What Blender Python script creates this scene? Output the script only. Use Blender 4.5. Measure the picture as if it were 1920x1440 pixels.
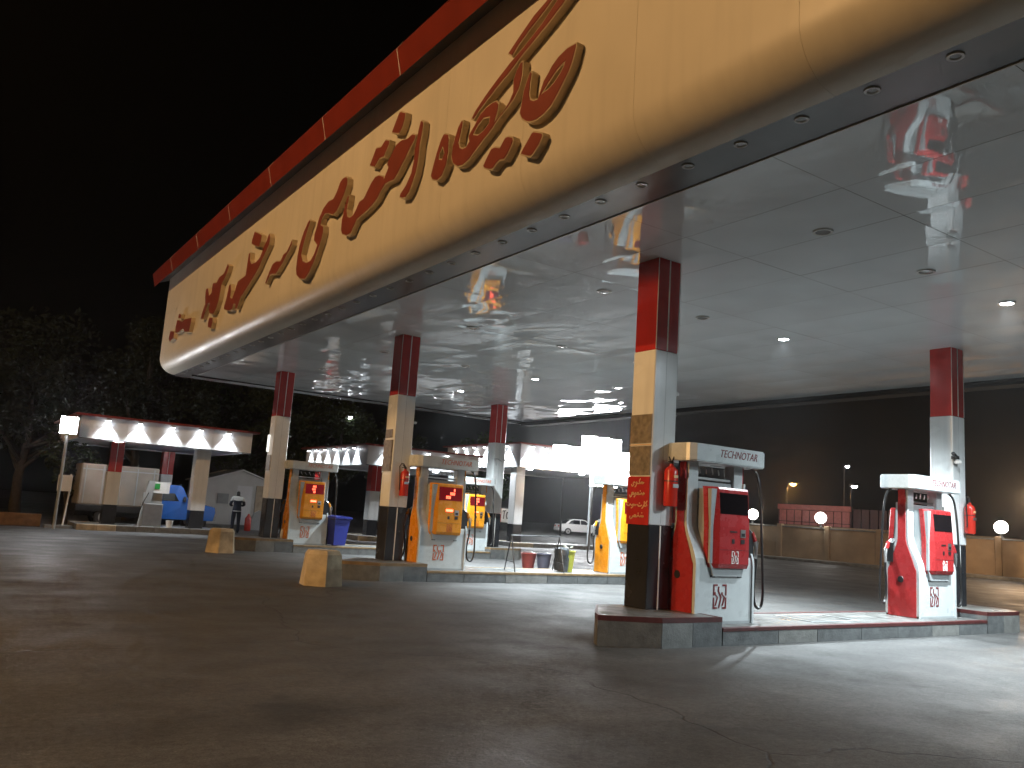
import bpy, bmesh, math, random
from mathutils import Vector, Matrix
random.seed(7)
S = bpy.context.scene
COL = S.collection
for o in list(bpy.data.objects):
    bpy.data.objects.remove(o)

# ------------------------------------------------------------------ camera
def make_camera():
    y, p, r = 0.5909, 0.1536, 0.0672
    fwd = Vector((math.sin(y) * math.cos(p), math.cos(y) * math.cos(p), math.sin(p)))
    right0 = Vector((math.cos(y), -math.sin(y), 0))
    up0 = right0.cross(fwd)
    right = right0 * math.cos(r) + up0 * math.sin(r)
    up = -right0 * math.sin(r) + up0 * math.cos(r)
    cd = bpy.data.cameras.new('camera'); cam = bpy.data.objects.new('camera', cd); COL.objects.link(cam)
    cam.matrix_world = Matrix(((right.x, up.x, -fwd.x, 0), (right.y, up.y, -fwd.y, 0), (right.z, up.z, -fwd.z, 1.494), (0, 0, 0, 1)))
    cd.sensor_width = 36; cd.lens = 36 * 1571.8 / 1920
    cd.clip_start = 0.05; cd.clip_end = 2000
    S.camera = cam
make_camera()

# ------------------------------------------------------------------ night sky
W = bpy.data.worlds.new('World'); S.world = W; W.use_nodes = True
wn = W.node_tree.nodes; wl = W.node_tree.links
bg = wn['Background']; sky = wn.new('ShaderNodeTexSky'); sky.sky_type = 'NISHITA'; sky.sun_disc = False
sky.sun_elevation = math.radians(-6.0); sky.sun_rotation = math.radians(200)
wl.new(sky.outputs[0], bg.inputs[0]); bg.inputs[1].default_value = 0.05

S.view_settings.view_transform = 'Standard'; S.view_settings.look = 'None'
S.view_settings.exposure = 0.0; S.view_settings.gamma = 1.0; S.view_settings.use_curve_mapping = False
S.cycles.use_denoising = True; S.cycles.sample_clamp_indirect = 4.0; S.cycles.max_bounces = 6; S.cycles.diffuse_bounces = 3; S.cycles.glossy_bounces = 4; S.cycles.adaptive_threshold = 0.05
S.cycles.caustics_reflective = False; S.cycles.caustics_refractive = False

# measured layout (metres; X along the pump islands, Y along the fascia)
ZC = 5.225
CX1, CX2 = 7.99, 15.70
CY = [8.388, 16.29, 24.19]
CW = 0.43
ISL, PED = 0.22, 0.36
FX = 5.40
YN, YF, XB = -4.0, 28.4, 19.5

# street lamp position (its lamp is built with the post below)
SODIUM = (-14.0, 12.5, 16.5)
# ------------------------------------------------------------------ materials
MATS = {}
def mat(name, col, rough=0.5, metal=0.0, var=0.0, vscale=6.0, bump=0.0, bscale=40.0, emit=None, estr=0.0, coat=0.0, spec=0.5, rvar=0.0, world=False):
    m = bpy.data.materials.new(name); m.use_nodes = True
    nt = m.node_tree; b = nt.nodes['Principled BSDF']
    b.inputs['Base Color'].default_value = (*col, 1); b.inputs['Roughness'].default_value = rough
    b.inputs['Metallic'].default_value = metal; b.inputs['Specular IOR Level'].default_value = spec
    if coat: b.inputs['Coat Weight'].default_value = coat; b.inputs['Coat Roughness'].default_value = 0.06
    if var or bump or rvar:
        tc = nt.nodes.new('ShaderNodeTexCoord'); src = tc.outputs['Object']
        if world: src = nt.nodes.new('ShaderNodeNewGeometry').outputs['Position']
    if var:
        n = nt.nodes.new('ShaderNodeTexNoise'); n.inputs['Scale'].default_value = vscale; n.inputs['Detail'].default_value = 6
        nt.links.new(src, n.inputs['Vector'])
        mp = nt.nodes.new('ShaderNodeMapRange'); mp.inputs[1].default_value = 0.3; mp.inputs[2].default_value = 0.7
        mp.inputs[3].default_value = 1 - var; mp.inputs[4].default_value = 1 + var * 0.6
        nt.links.new(n.outputs[0], mp.inputs[0])
        mx = nt.nodes.new('ShaderNodeMix'); mx.data_type = 'RGBA'; mx.blend_type = 'MULTIPLY'; mx.inputs[0].default_value = 1
        mx.inputs[6].default_value = (*col, 1); nt.links.new(mp.outputs[0], mx.inputs[7])
        nt.links.new(mx.outputs[2], b.inputs['Base Color'])
    if rvar:
        n = nt.nodes.new('ShaderNodeTexNoise'); n.inputs['Scale'].default_value = vscale * 0.7; n.inputs['Detail'].default_value = 5
        nt.links.new(src, n.inputs['Vector'])
        mp = nt.nodes.new('ShaderNodeMapRange'); mp.inputs[1].default_value = 0.3; mp.inputs[2].default_value = 0.7
        mp.inputs[3].default_value = max(0.02, rough - rvar); mp.inputs[4].default_value = rough + rvar
        nt.links.new(n.outputs[0], mp.inputs[0]); nt.links.new(mp.outputs[0], b.inputs['Roughness'])
    if bump:
        n = nt.nodes.new('ShaderNodeTexNoise'); n.inputs['Scale'].default_value = bscale; n.inputs['Detail'].default_value = 4
        nt.links.new(src, n.inputs['Vector'])
        bp = nt.nodes.new('ShaderNodeBump'); bp.inputs['Strength'].default_value = bump; bp.inputs['Distance'].default_value = 0.02
        nt.links.new(n.outputs[0], bp.inputs['Height']); nt.links.new(bp.outputs[0], b.inputs['Normal'])
    if emit:
        b.inputs['Emission Color'].default_value = (*emit, 1); b.inputs['Emission Strength'].default_value = estr
    MATS[name] = m
    return m

def weathered(m, streak=0.25, wave=0.12):
    # faint vertical run-off streaks and slightly wavy sheet
    nt = m.node_tree; b = nt.nodes['Principled BSDF']; L = nt.links.new
    g = nt.nodes.new('ShaderNodeNewGeometry')
    def nz(scale, det):
        mp = nt.nodes.new('ShaderNodeMapping'); mp.inputs['Scale'].default_value = scale; L(g.outputs['Position'], mp.inputs['Vector'])
        n = nt.nodes.new('ShaderNodeTexNoise'); n.inputs['Scale'].default_value = 1.0; n.inputs['Detail'].default_value = det; L(mp.outputs[0], n.inputs['Vector']); return n.outputs[0]
    old = b.inputs['Base Color'].links[0].from_socket
    q = nt.nodes.new('ShaderNodeMapRange'); q.inputs[1].default_value = 0.48; q.inputs[2].default_value = 0.72; q.inputs[3].default_value = 1.0; q.inputs[4].default_value = 1.0-streak
    L(nz((5.0, 5.0, 0.35), 6), q.inputs[0])
    mx = nt.nodes.new('ShaderNodeMix'); mx.data_type = 'RGBA'; mx.blend_type = 'MULTIPLY'; mx.inputs[0].default_value = 1
    L(old, mx.inputs[6]); L(q.outputs[0], mx.inputs[7]); L(mx.outputs[2], b.inputs['Base Color'])
    bp = nt.nodes.new('ShaderNodeBump'); bp.inputs['Strength'].default_value = wave; bp.inputs['Distance'].default_value = 0.03
    L(nz((1.1, 1.1, 0.9), 2), bp.inputs['Height']); L(bp.outputs[0], b.inputs['Normal'])
    return m

def ground_mat():
    m = mat('forecourt_asphalt', (0.11, 0.11, 0.108), 0.75)
    nt = m.node_tree; b = nt.nodes['Principled BSDF']; L = nt.links.new
    tc = nt.nodes.new('ShaderNodeTexCoord')
    def noise(sc, det=6, rgh=0.6, dist=0.0):
        n = nt.nodes.new('ShaderNodeTexNoise'); n.inputs['Scale'].default_value = sc; n.inputs['Detail'].default_value = det
        n.inputs['Roughness'].default_value = rgh; n.inputs['Distortion'].default_value = dist
        L(tc.outputs['Object'], n.inputs['Vector']); return n.outputs[0]
    def rng(v, a, c, lo, hi):
        q = nt.nodes.new('ShaderNodeMapRange'); q.inputs[1].default_value = a; q.inputs[2].default_value = c
        q.inputs[3].default_value = lo; q.inputs[4].default_value = hi; L(v, q.inputs[0]); return q.outputs[0]
    def mul(a, c):
        q = nt.nodes.new('ShaderNodeMath'); q.operation = 'MULTIPLY'; L(a, q.inputs[0]); L(c, q.inputs[1]); return q.outputs[0]
    big = rng(noise(0.16, 4), 0.35, 0.65, 0.72, 1.15)
    mid = rng(noise(1.1, 8, 0.65, 1.2), 0.3, 0.7, 0.72, 1.18)
    fine = mul(rng(noise(70, 3), 0.3, 0.7, 0.55, 1.45), rng(noise(17, 6, 0.75), 0.3, 0.7, 0.45, 1.6))
    oil = rng(noise(0.55, 5, 0.55, 0.6), 0.60, 0.68, 1.0, 0.5)
    # cracks
    n = nt.nodes.new('ShaderNodeTexNoise'); n.inputs['Scale'].default_value = 0.9; n.inputs['Detail'].default_value = 6
    L(tc.outputs['Object'], n.inputs['Vector'])
    mx = nt.nodes.new('ShaderNodeMix'); mx.data_type = 'VECTOR'; mx.inputs[0].default_value = 0.42
    L(tc.outputs['Object'], mx.inputs[4]); L(n.outputs[1], mx.inputs[5])
    vo = nt.nodes.new('ShaderNodeTexVoronoi'); vo.feature = 'DISTANCE_TO_EDGE'; vo.inputs['Scale'].default_value = 0.33
    L(mx.outputs[1], vo.inputs['Vector'])
    ck = rng(vo.outputs['Distance'], 0.0006, 0.0035, 0.0, 1.0)
    keep = rng(noise(0.35, 3), 0.42, 0.52, 1.0, 0.0)
    mxx = nt.nodes.new('ShaderNodeMath'); mxx.operation = 'MAXIMUM'; L(ck, mxx.inputs[0]); L(keep, mxx.inputs[1])
    crack = rng(mxx.outputs[0], 0.0, 1.0, 0.4, 1.0)
    # tyre-worn lanes, drips and pale dust
    mpn = nt.nodes.new('ShaderNodeMapping'); mpn.inputs['Scale'].default_value = (0.06, 1.3, 1); mpn.inputs['Rotation'].default_value = (0, 0, 0.12); L(tc.outputs['Object'], mpn.inputs['Vector'])
    ln = nt.nodes.new('ShaderNodeTexNoise'); ln.inputs['Scale'].default_value = 1.0; ln.inputs['Detail'].default_value = 5; L(mpn.outputs[0], ln.inputs['Vector'])
    lane = rng(ln.outputs[0], 0.35, 0.65, 0.82, 1.14)
    dv = nt.nodes.new('ShaderNodeTexVoronoi'); dv.inputs['Scale'].default_value = 1.7; dv.inputs['Randomness'].default_value = 1.0; L(mx.outputs[1], dv.inputs['Vector'])
    drip = rng(dv.outputs['Distance'], 0.05, 0.10, 0.55, 1.0)
    sv = nt.nodes.new('ShaderNodeTexVoronoi'); sv.inputs['Scale'].default_value = 9.0; L(tc.outputs['Object'], sv.inputs['Vector'])
    speck = rng(sv.outputs['Distance'], 0.06, 0.10, 1.55, 1.0)
    v = mul(mul(mul(mul(big, mid), fine), oil), crack)
    v = mul(mul(mul(v, lane), drip), speck)
    cr = nt.nodes.new('ShaderNodeMix'); cr.data_type = 'RGBA'; cr.blend_type = 'MULTIPLY'; cr.inputs[0].default_value = 1
    cr.inputs[6].default_value = (0.062, 0.062, 0.060, 1); L(v, cr.inputs[7]); L(cr.outputs[2], b.inputs['Base Color'])
    L(rng(noise(0.8, 6), 0.3, 0.7, 0.5, 0.85), b.inputs['Roughness'])
    ad = nt.nodes.new('ShaderNodeMath'); ad.operation = 'MULTIPLY_ADD'; L(noise(26, 6, 0.7), ad.inputs[0]); ad.inputs[1].default_value = 0.6
    L(crack, ad.inputs[2])
    bp = nt.nodes.new('ShaderNodeBump'); bp.inputs['Strength'].default_value = 0.55; bp.inputs['Distance'].default_value = 0.02
    L(ad.outputs[0], bp.inputs['Height']); L(bp.outputs[0], b.inputs['Normal'])
    return m

# ------------------------------------------------------------------ mesh builder
class MB:
    def __init__(s): s.v = []; s.f = []; s.m = []; s.sm = []
    def add(s, vs, fs, mi=0, smooth=False, M=None):
        k = len(s.v)
        for p in vs:
            p = Vector(p)
            if M: p = M @ p
            s.v.append(tuple(p))
        for q in fs:
            s.f.append([i + k for i in q]); s.m.append(mi); s.sm.append(smooth)
        return s
    def box(s, a, b, mi=0, M=None, bev=0.0):
        (x0, y0, z0), (x1, y1, z1) = a, b
        if bev <= 0:
            vs = [(x0,y0,z0),(x1,y0,z0),(x1,y1,z0),(x0,y1,z0),(x0,y0,z1),(x1,y0,z1),(x1,y1,z1),(x0,y1,z1)]
            fs = [(0,3,2,1),(4,5,6,7),(0,1,5,4),(1,2,6,5),(2,3,7,6),(3,0,4,7)]
            return s.add(vs, fs, mi, False, M)
        e = bev
        def ring(z, i):
            return [(x0+i+e,y0+i,z),(x1-i-e,y0+i,z),(x1-i,y0+i+e,z),(x1-i,y1-i-e,z),(x1-i-e,y1-i,z),(x0+i+e,y1-i,z),(x0+i,y1-i-e,z),(x0+i,y0+i+e,z)]
        vs = ring(z0, e*0.5) + ring(z0+e, 0) + ring(z1-e, 0) + ring(z1, e*0.5)
        fs = [tuple(range(7,-1,-1)), tuple(range(24,32))]
        for r in range(3):
            for i in range(8): fs.append((r*8+i, r*8+(i+1)%8, r*8+8+(i+1)%8, r*8+8+i))
        return s.add(vs, fs, mi, False, M)
    def prism(s, poly, a, b, axis='z', mi=0, M=None, cap=True):
        # poly: 2D points; extruded from a to b along axis
        n = len(poly)
        def P(u, w, t):
            return (u, w, t) if axis == 'z' else ((t, u, w) if axis == 'x' else (u, t, w))
        vs = [P(u, w, a) for u, w in poly] + [P(u, w, b) for u, w in poly]
        fs = [(i, (i+1) % n, n+(i+1) % n, n+i) for i in range(n)]
        if cap: fs += [tuple(range(n-1, -1, -1)), tuple(range(n, 2*n))]
        return s.add(vs, fs, mi, False, M)
    def tube(s, pts, r, n=8, mi=0, cap=True, M=None):
        pts = [Vector(p) for p in pts]; rs = r if isinstance(r, (list, tuple)) else [r]*len(pts)
        vs = []; fs = []; up = Vector((0.13, 0.21, 0.97))
        for i, p in enumerate(pts):
            t = (pts[min(i+1, len(pts)-1)] - pts[max(i-1, 0)]).normalized()
            a = t.cross(up)
            if a.length < 0.05: a = t.cross(Vector((1, 0, 0)))
            a.normalize(); b = t.cross(a)
            for k in range(n):
                an = 2*math.pi*k/n; vs.append(tuple(p + (a*math.cos(an) + b*math.sin(an))*rs[i]))
        for i in range(len(pts)-1):
            for k in range(n): fs.append((i*n+k, i*n+(k+1) % n, (i+1)*n+(k+1) % n, (i+1)*n+k))
        if cap: fs += [tuple(range(n-1, -1, -1)), tuple(range((len(pts)-1)*n, len(pts)*n))]
        return s.add(vs, fs, mi, True, M)
    def lathe(s, prof, c=(0,0,0), n=16, mi=0, M=None):
        # prof: list of (radius, z)
        vs = []; fs = []
        for r, z in prof:
            for k in range(n):
                an = 2*math.pi*k/n; vs.append((c[0]+r*math.cos(an), c[1]+r*math.sin(an), c[2]+z))
        for i in range(len(prof)-1):
            for k in range(n): fs.append((i*n+k, i*n+(k+1) % n, (i+1)*n+(k+1) % n, (i+1)*n+k))
        fs += [tuple(range(n-1, -1, -1)), tuple(range((len(prof)-1)*n, len(prof)*n))]
        return s.add(vs, fs, mi, True, M)
    def mesh(s, name, mats):
        me = bpy.data.meshes.new(name); me.from_pydata(s.v, [], s.f)
        for m in (mats if isinstance(mats, (list, tuple)) else [mats]): me.materials.append(m)
        me.polygons.foreach_set('material_index', s.m); me.polygons.foreach_set('use_smooth', s.sm)
        bm = bmesh.new(); bm.from_mesh(me); bmesh.ops.recalc_face_normals(bm, faces=bm.faces)
        for e in bm.edges:
            if len(e.link_faces) == 2 and e.calc_face_angle(0) > 0.7: e.smooth = False
        bm.to_mesh(me); bm.free(); me.update()
        return me
    def build(s, name, mats, parent=None, loc=None, rotz=None):
        return link(name, s.mesh(name, mats), parent, loc, rotz)

def link(name, data, parent=None, loc=None, rotz=None):
    o = bpy.data.objects.new(name, data); COL.objects.link(o)
    if parent: o.parent = parent
    if loc is not None: o.location = loc
    if rotz is not None: o.rotation_euler = (0, 0, rotz)
    return o
def tag(o, label, cat=None, group=None, kind=None):
    if label: o['label'] = label
    if cat: o['category'] = cat
    if group: o['group'] = group
    if kind: o['kind'] = kind
    return o
def thing(name, label, cat, loc=(0,0,0), rotz=0, group=None):
    o = bpy.data.objects.new(name, None); COL.objects.link(o); o.location = loc; o.rotation_euler = (0,0,rotz)
    o.empty_display_size = 0.2
    return tag(o, label, cat, group)
def copy_tree(o, parent=None):
    c = o.copy(); COL.objects.link(c); c.parent = parent
    for ch in o.children: copy_tree(ch, c)
    return c
def light(name, typ, loc, power, col, parent=None, **kw):
    d = bpy.data.lights.new(name, typ); d.energy = power; d.color = col
    rot = kw.pop('rot', None)
    for k, v in kw.items(): setattr(d, k, v)
    o = bpy.data.objects.new(name, d); COL.objects.link(o); o.location = loc
    if rot is not None: o.rotation_euler = rot
    if parent: o.parent = parent
    return o
def curve_mesh(loops, depth, offset=0.0, fr=None):
    # filled 2D outline(s) (with holes) extruded by depth -> verts/faces in (u, w, t)
    c = bpy.data.curves.new('outline', 'CURVE'); c.dimensions = '2D'; c.fill_mode = 'BOTH'; c.extrude = depth/2; c.offset = offset
    for lp in loops:
        sp = c.splines.new('POLY'); sp.points.add(len(lp)-1); sp.use_cyclic_u = True
        for p, (a, b) in zip(sp.points, lp): p.co = (a, b, 0, 1)
    o = bpy.data.objects.new('outline', c); COL.objects.link(o)
    me = bpy.data.meshes.new_from_object(o.evaluated_get(bpy.context.evaluated_depsgraph_get()))
    vs = [tuple(v.co) for v in me.vertices]; fs = [tuple(p.vertices) for p in me.polygons]
    bpy.data.objects.remove(o); bpy.data.curves.remove(c); bpy.data.meshes.remove(me)
    return vs, fs
def text_mesh(body, size, shear=0.0, depth=0.004):
    c = bpy.data.curves.new('lettering', 'FONT'); c.body = body; c.size = size; c.shear = shear; c.extrude = depth/2; c.resolution_u = 3
    c.align_x = 'CENTER'; c.align_y = 'CENTER'
    o = bpy.data.objects.new('lettering', c); COL.objects.link(o)
    me = bpy.data.meshes.new_from_object(o.evaluated_get(bpy.context.evaluated_depsgraph_get()))
    vs = [tuple(v.co) for v in me.vertices]; fs = [tuple(p.vertices) for p in me.polygons]
    bpy.data.objects.remove(o); bpy.data.curves.remove(c); bpy.data.meshes.remove(me)
    return vs, fs
def ribbon(lines, w, d=0.003):
    # flat pen strokes: polylines (u, w) -> boxes along segments
    mb = MB()
    for ln in lines:
        for (a, b) in zip(ln[:-1], ln[1:]):
            a, b = Vector((*a, 0)), Vector((*b, 0)); t = (b-a)
            if t.length < 1e-6: continue
            t.normalize(); nrm = Vector((-t.y, t.x, 0))*w/2; a = a - t*w*0.3; b = b + t*w*0.3
            mb.add([a-nrm, b-nrm, b+nrm, a+nrm, a-nrm+Vector((0,0,d)), b-nrm+Vector((0,0,d)), b+nrm+Vector((0,0,d)), a+nrm+Vector((0,0,d))],
                   [(0,3,2,1),(4,5,6,7),(0,1,5,4),(1,2,6,5),(2,3,7,6),(3,0,4,7)])
    return mb
LETTERS = [[[(7.04,6.824),(7.212,6.837),(7.385,6.798),(7.507,6.733),(7.567,6.674),(7.653,6.608),(7.721,6.483),(7.754,6.419),(7.824,6.43),(7.898,6.476),(7.925,6.547),(7.92,6.685),(7.898,6.815),(7.93,6.855),(7.965,6.844),(8.012,6.758),(8.071,6.641),(8.099,6.512),(8.131,6.366),(8.071,6.265),(7.978,6.196),(7.876,6.153),(7.765,6.134),(7.606,6.151),(7.456,6.21),(7.338,6.312),(7.247,6.407),(7.157,6.5),(7.093,6.603),(7.035,6.773)],[(7.258,6.659),(7.393,6.617),(7.539,6.527),(7.638,6.458),(7.546,6.463),(7.433,6.5),(7.325,6.571),(7.268,6.63)]],[[(7.385,7.614),(7.484,7.561),(7.761,7.402),(8.14,7.258),(8.426,7.177),(8.722,7.062),(8.966,6.955),(9.215,6.824),(9.322,6.73),(9.248,6.693),(9.107,6.773),(8.919,6.848),(8.706,6.935),(8.409,7.032),(8.128,7.154),(7.99,7.199),(7.593,7.338),(7.295,7.465),(7.186,7.511)]],[[(7.604,7.71),(7.693,7.668),(7.949,7.599),(8.222,7.468),(8.505,7.322),(8.388,7.233),(8.263,7.314),(8.015,7.425),(7.72,7.531),(7.567,7.603),(7.479,7.645)]],[[(8.119,7.069),(8.111,6.87),(8.165,6.715),(8.271,6.615),(8.411,6.544),(8.587,6.484),(8.731,6.391),(8.944,6.301),(9.131,6.215),(9.289,6.136),(9.458,6.105),(9.605,6.139),(9.726,6.22),(9.788,6.338),(9.784,6.475),(9.731,6.615),(9.66,6.747),(9.581,6.816),(9.525,6.805),(9.531,6.719),(9.566,6.595),(9.596,6.508),(9.559,6.427),(9.48,6.376),(9.392,6.37),(9.329,6.416),(9.359,6.503),(9.313,6.544),(9.219,6.606),(9.099,6.713),(8.941,6.766),(8.781,6.779),(8.684,6.759),(8.62,6.697),(8.631,6.592),(8.681,6.492),(8.532,6.536),(8.391,6.626),(8.313,6.721),(8.326,6.888),(8.27,6.991),(8.177,7.077)],[(8.835,6.577),(8.986,6.614),(9.112,6.567),(9.202,6.485),(9.095,6.438),(8.964,6.447),(8.842,6.505)]],[[(10.019,6.786),(9.918,6.74),(9.885,6.648),(9.875,6.466),(9.901,6.277),(10.011,6.133),(10.159,6.103),(10.307,6.163),(10.368,6.243),(10.321,6.371),(10.235,6.567),(10.143,6.719),(10.077,6.787)],[(10.063,6.58),(10.129,6.511),(10.137,6.443),(10.054,6.406),(10.007,6.471)]],[[(8.334,6.15),(8.24,6.108),(8.21,6.045),(8.254,5.972),(8.333,5.894),(8.401,5.846),(8.51,5.873),(8.57,5.856),(8.656,5.804),(8.753,5.825),(8.872,5.881),(8.911,5.93),(8.84,6.008),(8.727,6.116),(8.633,6.111),(8.519,6.063),(8.478,6.102),(8.41,6.159)]],[[(7.78,6.016),(7.611,5.939),(7.585,5.893),(7.649,5.799),(7.774,5.708),(7.827,5.695),(7.971,5.757),(8.055,5.802),(8.011,5.855),(7.883,5.965),(7.834,6.015)]],[[(10.797,7.276),(10.739,7.223),(10.741,7.068),(10.789,6.878),(10.794,6.674),(10.839,6.463),(10.918,6.323),(11.02,6.188),(11.136,6.129),(11.272,6.157),(11.357,6.192),(11.335,6.259),(11.176,6.338),(11.013,6.496),(10.963,6.688),(10.969,6.836),(10.93,6.968),(10.899,7.145),(10.846,7.273)]],[[(11.567,7.711),(11.394,7.623),(11.397,7.52),(11.462,7.392),(11.56,7.318),(11.732,7.379),(11.87,7.439),(11.806,7.516),(11.693,7.653),(11.637,7.72)]],[[(12.07,7.413),(11.912,7.343),(11.921,7.268),(12.02,7.167),(12.077,7.097),(12.253,7.121),(12.341,7.07),(12.433,7.032),(12.646,7.123),(12.574,7.215),(12.433,7.386),(12.224,7.338),(12.137,7.387)]],[[(11.068,7.154),(10.953,7.098),(10.982,7.029),(11.15,6.897),(11.302,6.777),(11.494,6.625),(11.617,6.556),(11.759,6.577),(11.925,6.583),(12.053,6.512),(12.199,6.399),(12.482,6.321),(12.781,6.277),(12.962,6.256),(13.051,6.174),(13.161,6.063),(13.356,6.064),(13.576,6.153),(13.647,6.255),(13.642,6.421),(13.582,6.646),(13.484,6.835),(13.403,6.847),(13.405,6.74),(13.453,6.586),(13.393,6.451),(13.267,6.394),(13.132,6.405),(13.039,6.473),(12.93,6.582),(12.747,6.588),(12.66,6.666),(12.484,6.797),(12.346,6.857),(12.193,6.836),(12.008,6.759),(11.984,6.712),(11.948,6.767),(11.87,6.852),(11.933,6.906),(11.889,6.991),(11.767,7.082),(11.646,7.173),(11.468,7.188),(11.238,7.139),(11.133,7.155)]],[[(13.643,7.258),(13.553,7.193),(13.54,7.068),(13.645,6.905),(13.788,6.775),(13.939,6.67),(14.113,6.643),(14.319,6.728),(14.521,6.777),(14.623,6.728),(14.673,6.626),(14.524,6.55),(14.502,6.419),(14.574,6.261),(14.695,6.113),(14.81,5.937),(15.025,5.754),(15.235,5.656),(15.535,5.728),(15.751,5.85),(15.808,5.995),(15.814,6.182),(15.752,6.462),(15.575,6.712),(15.406,6.855),(15.312,6.888),(15.25,6.841),(15.361,6.698),(15.501,6.455),(15.578,6.236),(15.466,6.093),(15.232,6.003),(15.026,5.997),(14.855,6.099),(14.76,6.229),(14.962,6.366),(14.961,6.481),(14.872,6.639),(14.783,6.796),(14.626,6.932),(14.392,7.007),(14.169,6.981),(14.039,7.069),(13.899,7.225),(13.791,7.266)]],[[(16.229,6.702),(16.225,6.595),(16.36,6.484),(16.558,6.385),(16.753,6.262),(16.966,6.182),(17.07,6.13),(17.301,6.177),(17.462,6.189),(17.563,6.113),(17.665,6.036),(17.759,6.065),(17.674,6.156),(17.531,6.299),(17.356,6.433),(17.113,6.444),(16.853,6.388),(16.712,6.502),(16.51,6.508),(16.37,6.609),(16.282,6.69)]],[[(17.812,7.222),(17.74,7.106),(17.754,6.955),(17.936,6.822),(18.156,6.694),(18.336,6.532),(18.601,6.408),(18.91,6.288),(19.228,6.166),(19.491,6.075),(19.596,5.954),(19.737,5.827),(19.878,5.85),(19.865,5.954),(20.044,6.008),(20.11,5.877),(20.353,5.882),(20.885,6.006),(20.875,6.103),(20.741,6.324),(20.648,6.601),(20.525,6.601),(20.406,6.409),(20.419,6.242),(20.235,6.185),(20.06,6.344),(19.908,6.553),(19.605,6.564),(19.309,6.574),(19.296,6.734),(19.248,7.097),(19.133,7.082),(19.102,6.902),(18.948,6.776),(18.583,6.742),(18.328,6.799),(18.224,6.887),(18.129,6.999),(17.964,7.093),(17.875,7.216)]],[[(18.984,7.559),(18.703,7.466),(18.379,7.329),(18.393,7.174),(18.49,7.061),(18.802,7.156),(19.134,7.281),(19.102,7.389)]],[[(21.031,7.224),(20.87,7.14),(20.975,6.987),(21.174,6.852),(21.387,6.743),(21.412,6.597),(21.485,6.358),(21.655,6.135),(21.887,6.046),(22.243,6.117),(22.389,6.231),(22.389,6.44),(22.609,6.399),(22.766,6.215),(22.898,6.077),(23.166,6.119),(23.086,6.267),(22.846,6.492),(22.948,6.67),(22.955,6.938),(22.749,6.913),(22.545,6.677),(22.326,6.715),(22.3,6.972),(21.903,6.907),(21.724,7.013),(21.291,7.027),(21.16,7.126)]],[[(22.205,6.033),(21.85,5.964),(21.838,5.835),(21.906,5.681),(22.268,5.76),(22.287,5.904)]],[[(25.031,6.426),(24.21,6.339),(24.193,6.197),(24.336,5.942),(24.808,5.996),(25.11,6.139),(25.559,6.103),(26.064,6.146),(26.111,6.345),(25.984,6.561),(25.303,6.397)]],[[(26.799,6.341),(26.233,6.229),(26.235,6.008),(26.718,5.969),(26.922,6.102)]],[[(25.89,6.723),(25.547,6.638),(25.609,6.532),(25.936,6.583)]]]
# ------------------------------------------------------------------ palette
M_ground = ground_mat()
M_fascia = mat('cream_cladding', (0.84, 0.77, 0.64), 0.40, var=0.06, vscale=0.8, rvar=0.08)
weathered(M_fascia, 0.07, 0.3)
M_redtrim = mat('red_cladding', (0.25, 0.034, 0.022), 0.3, var=0.15, vscale=2)
M_red = mat('red_panel', (0.45, 0.032, 0.028), 0.2, var=0.1, vscale=3, rvar=0.06)
M_white = mat('white_panel', (0.74, 0.75, 0.74), 0.22, var=0.06, vscale=2.5, rvar=0.08)
M_char = mat('charcoal_panel', (0.022, 0.023, 0.026), 0.22, var=0.25, vscale=3, rvar=0.1)
M_joint = mat('sealant', (0.78, 0.76, 0.72), 0.5)
M_ceil = mat('glossy_ceiling_panel', (0.82, 0.875, 0.90), 0.018, var=0.06, vscale=1.3, rvar=0.008, bump=0.05, bscale=1.7, world=True)
M_soffit = mat('grey_soffit', (0.09, 0.09, 0.09), 0.3, var=0.1)
M_chrome = mat('edge_metal', (0.75, 0.75, 0.76), 0.18, metal=1.0)
M_ring = mat('lamp_ring', (0.6, 0.6, 0.58), 0.35)
M_dark = mat('dark_plastic', (0.015, 0.015, 0.016), 0.4)
M_matte = mat('matt_dark_steel', (0.03, 0.03, 0.03), 0.95, spec=0.1)
M_black = mat('hose_rubber', (0.012, 0.012, 0.012), 0.38)
M_lens_off = mat('unlit_lens', (0.22, 0.22, 0.21), 0.15)
M_lens_on = mat('lit_lens', (1, 1, 1), 0.5, emit=(0.86, 0.94, 1.0), estr=90)
M_letter = mat('letter_red', (0.30, 0.07, 0.048), 0.35, var=0.12, vscale=3)
M_letter_side = mat('letter_return', (0.62, 0.50, 0.34), 0.4, var=0.08)
M_stone = mat('kerb_granite', (0.105, 0.11, 0.11), 0.55, var=0.35, vscale=7, bump=0.3, bscale=30)
M_stone2 = mat('kerb_pale_stone', (0.17, 0.17, 0.16), 0.6, var=0.3, vscale=6, bump=0.3, bscale=30)
M_slab = mat('island_terrazzo', (0.12, 0.12, 0.114), 0.42, var=0.45, vscale=5, bump=0.15, bscale=25, rvar=0.15)
M_kerbred = mat('dark_red_edge_paint', (0.07, 0.015, 0.014), 0.5, var=0.35, vscale=9)
M_concrete = mat('painted_concrete', (0.45, 0.37, 0.25), 0.8, var=0.3, vscale=5, bump=0.4, bscale=18)
M_pred = mat('pump_red', (0.35, 0.026, 0.028), 0.28, var=0.06, vscale=9, rvar=0.1)
M_pyel = mat('pump_yellow', (0.70, 0.27, 0.014), 0.27, var=0.06, vscale=9, rvar=0.1)
M_pwhite = mat('pump_white', (0.50, 0.53, 0.53), 0.3, var=0.08, vscale=6, rvar=0.08)
M_pgrey = mat('pump_grey', (0.32, 0.34, 0.345), 0.38, var=0.08)
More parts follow.
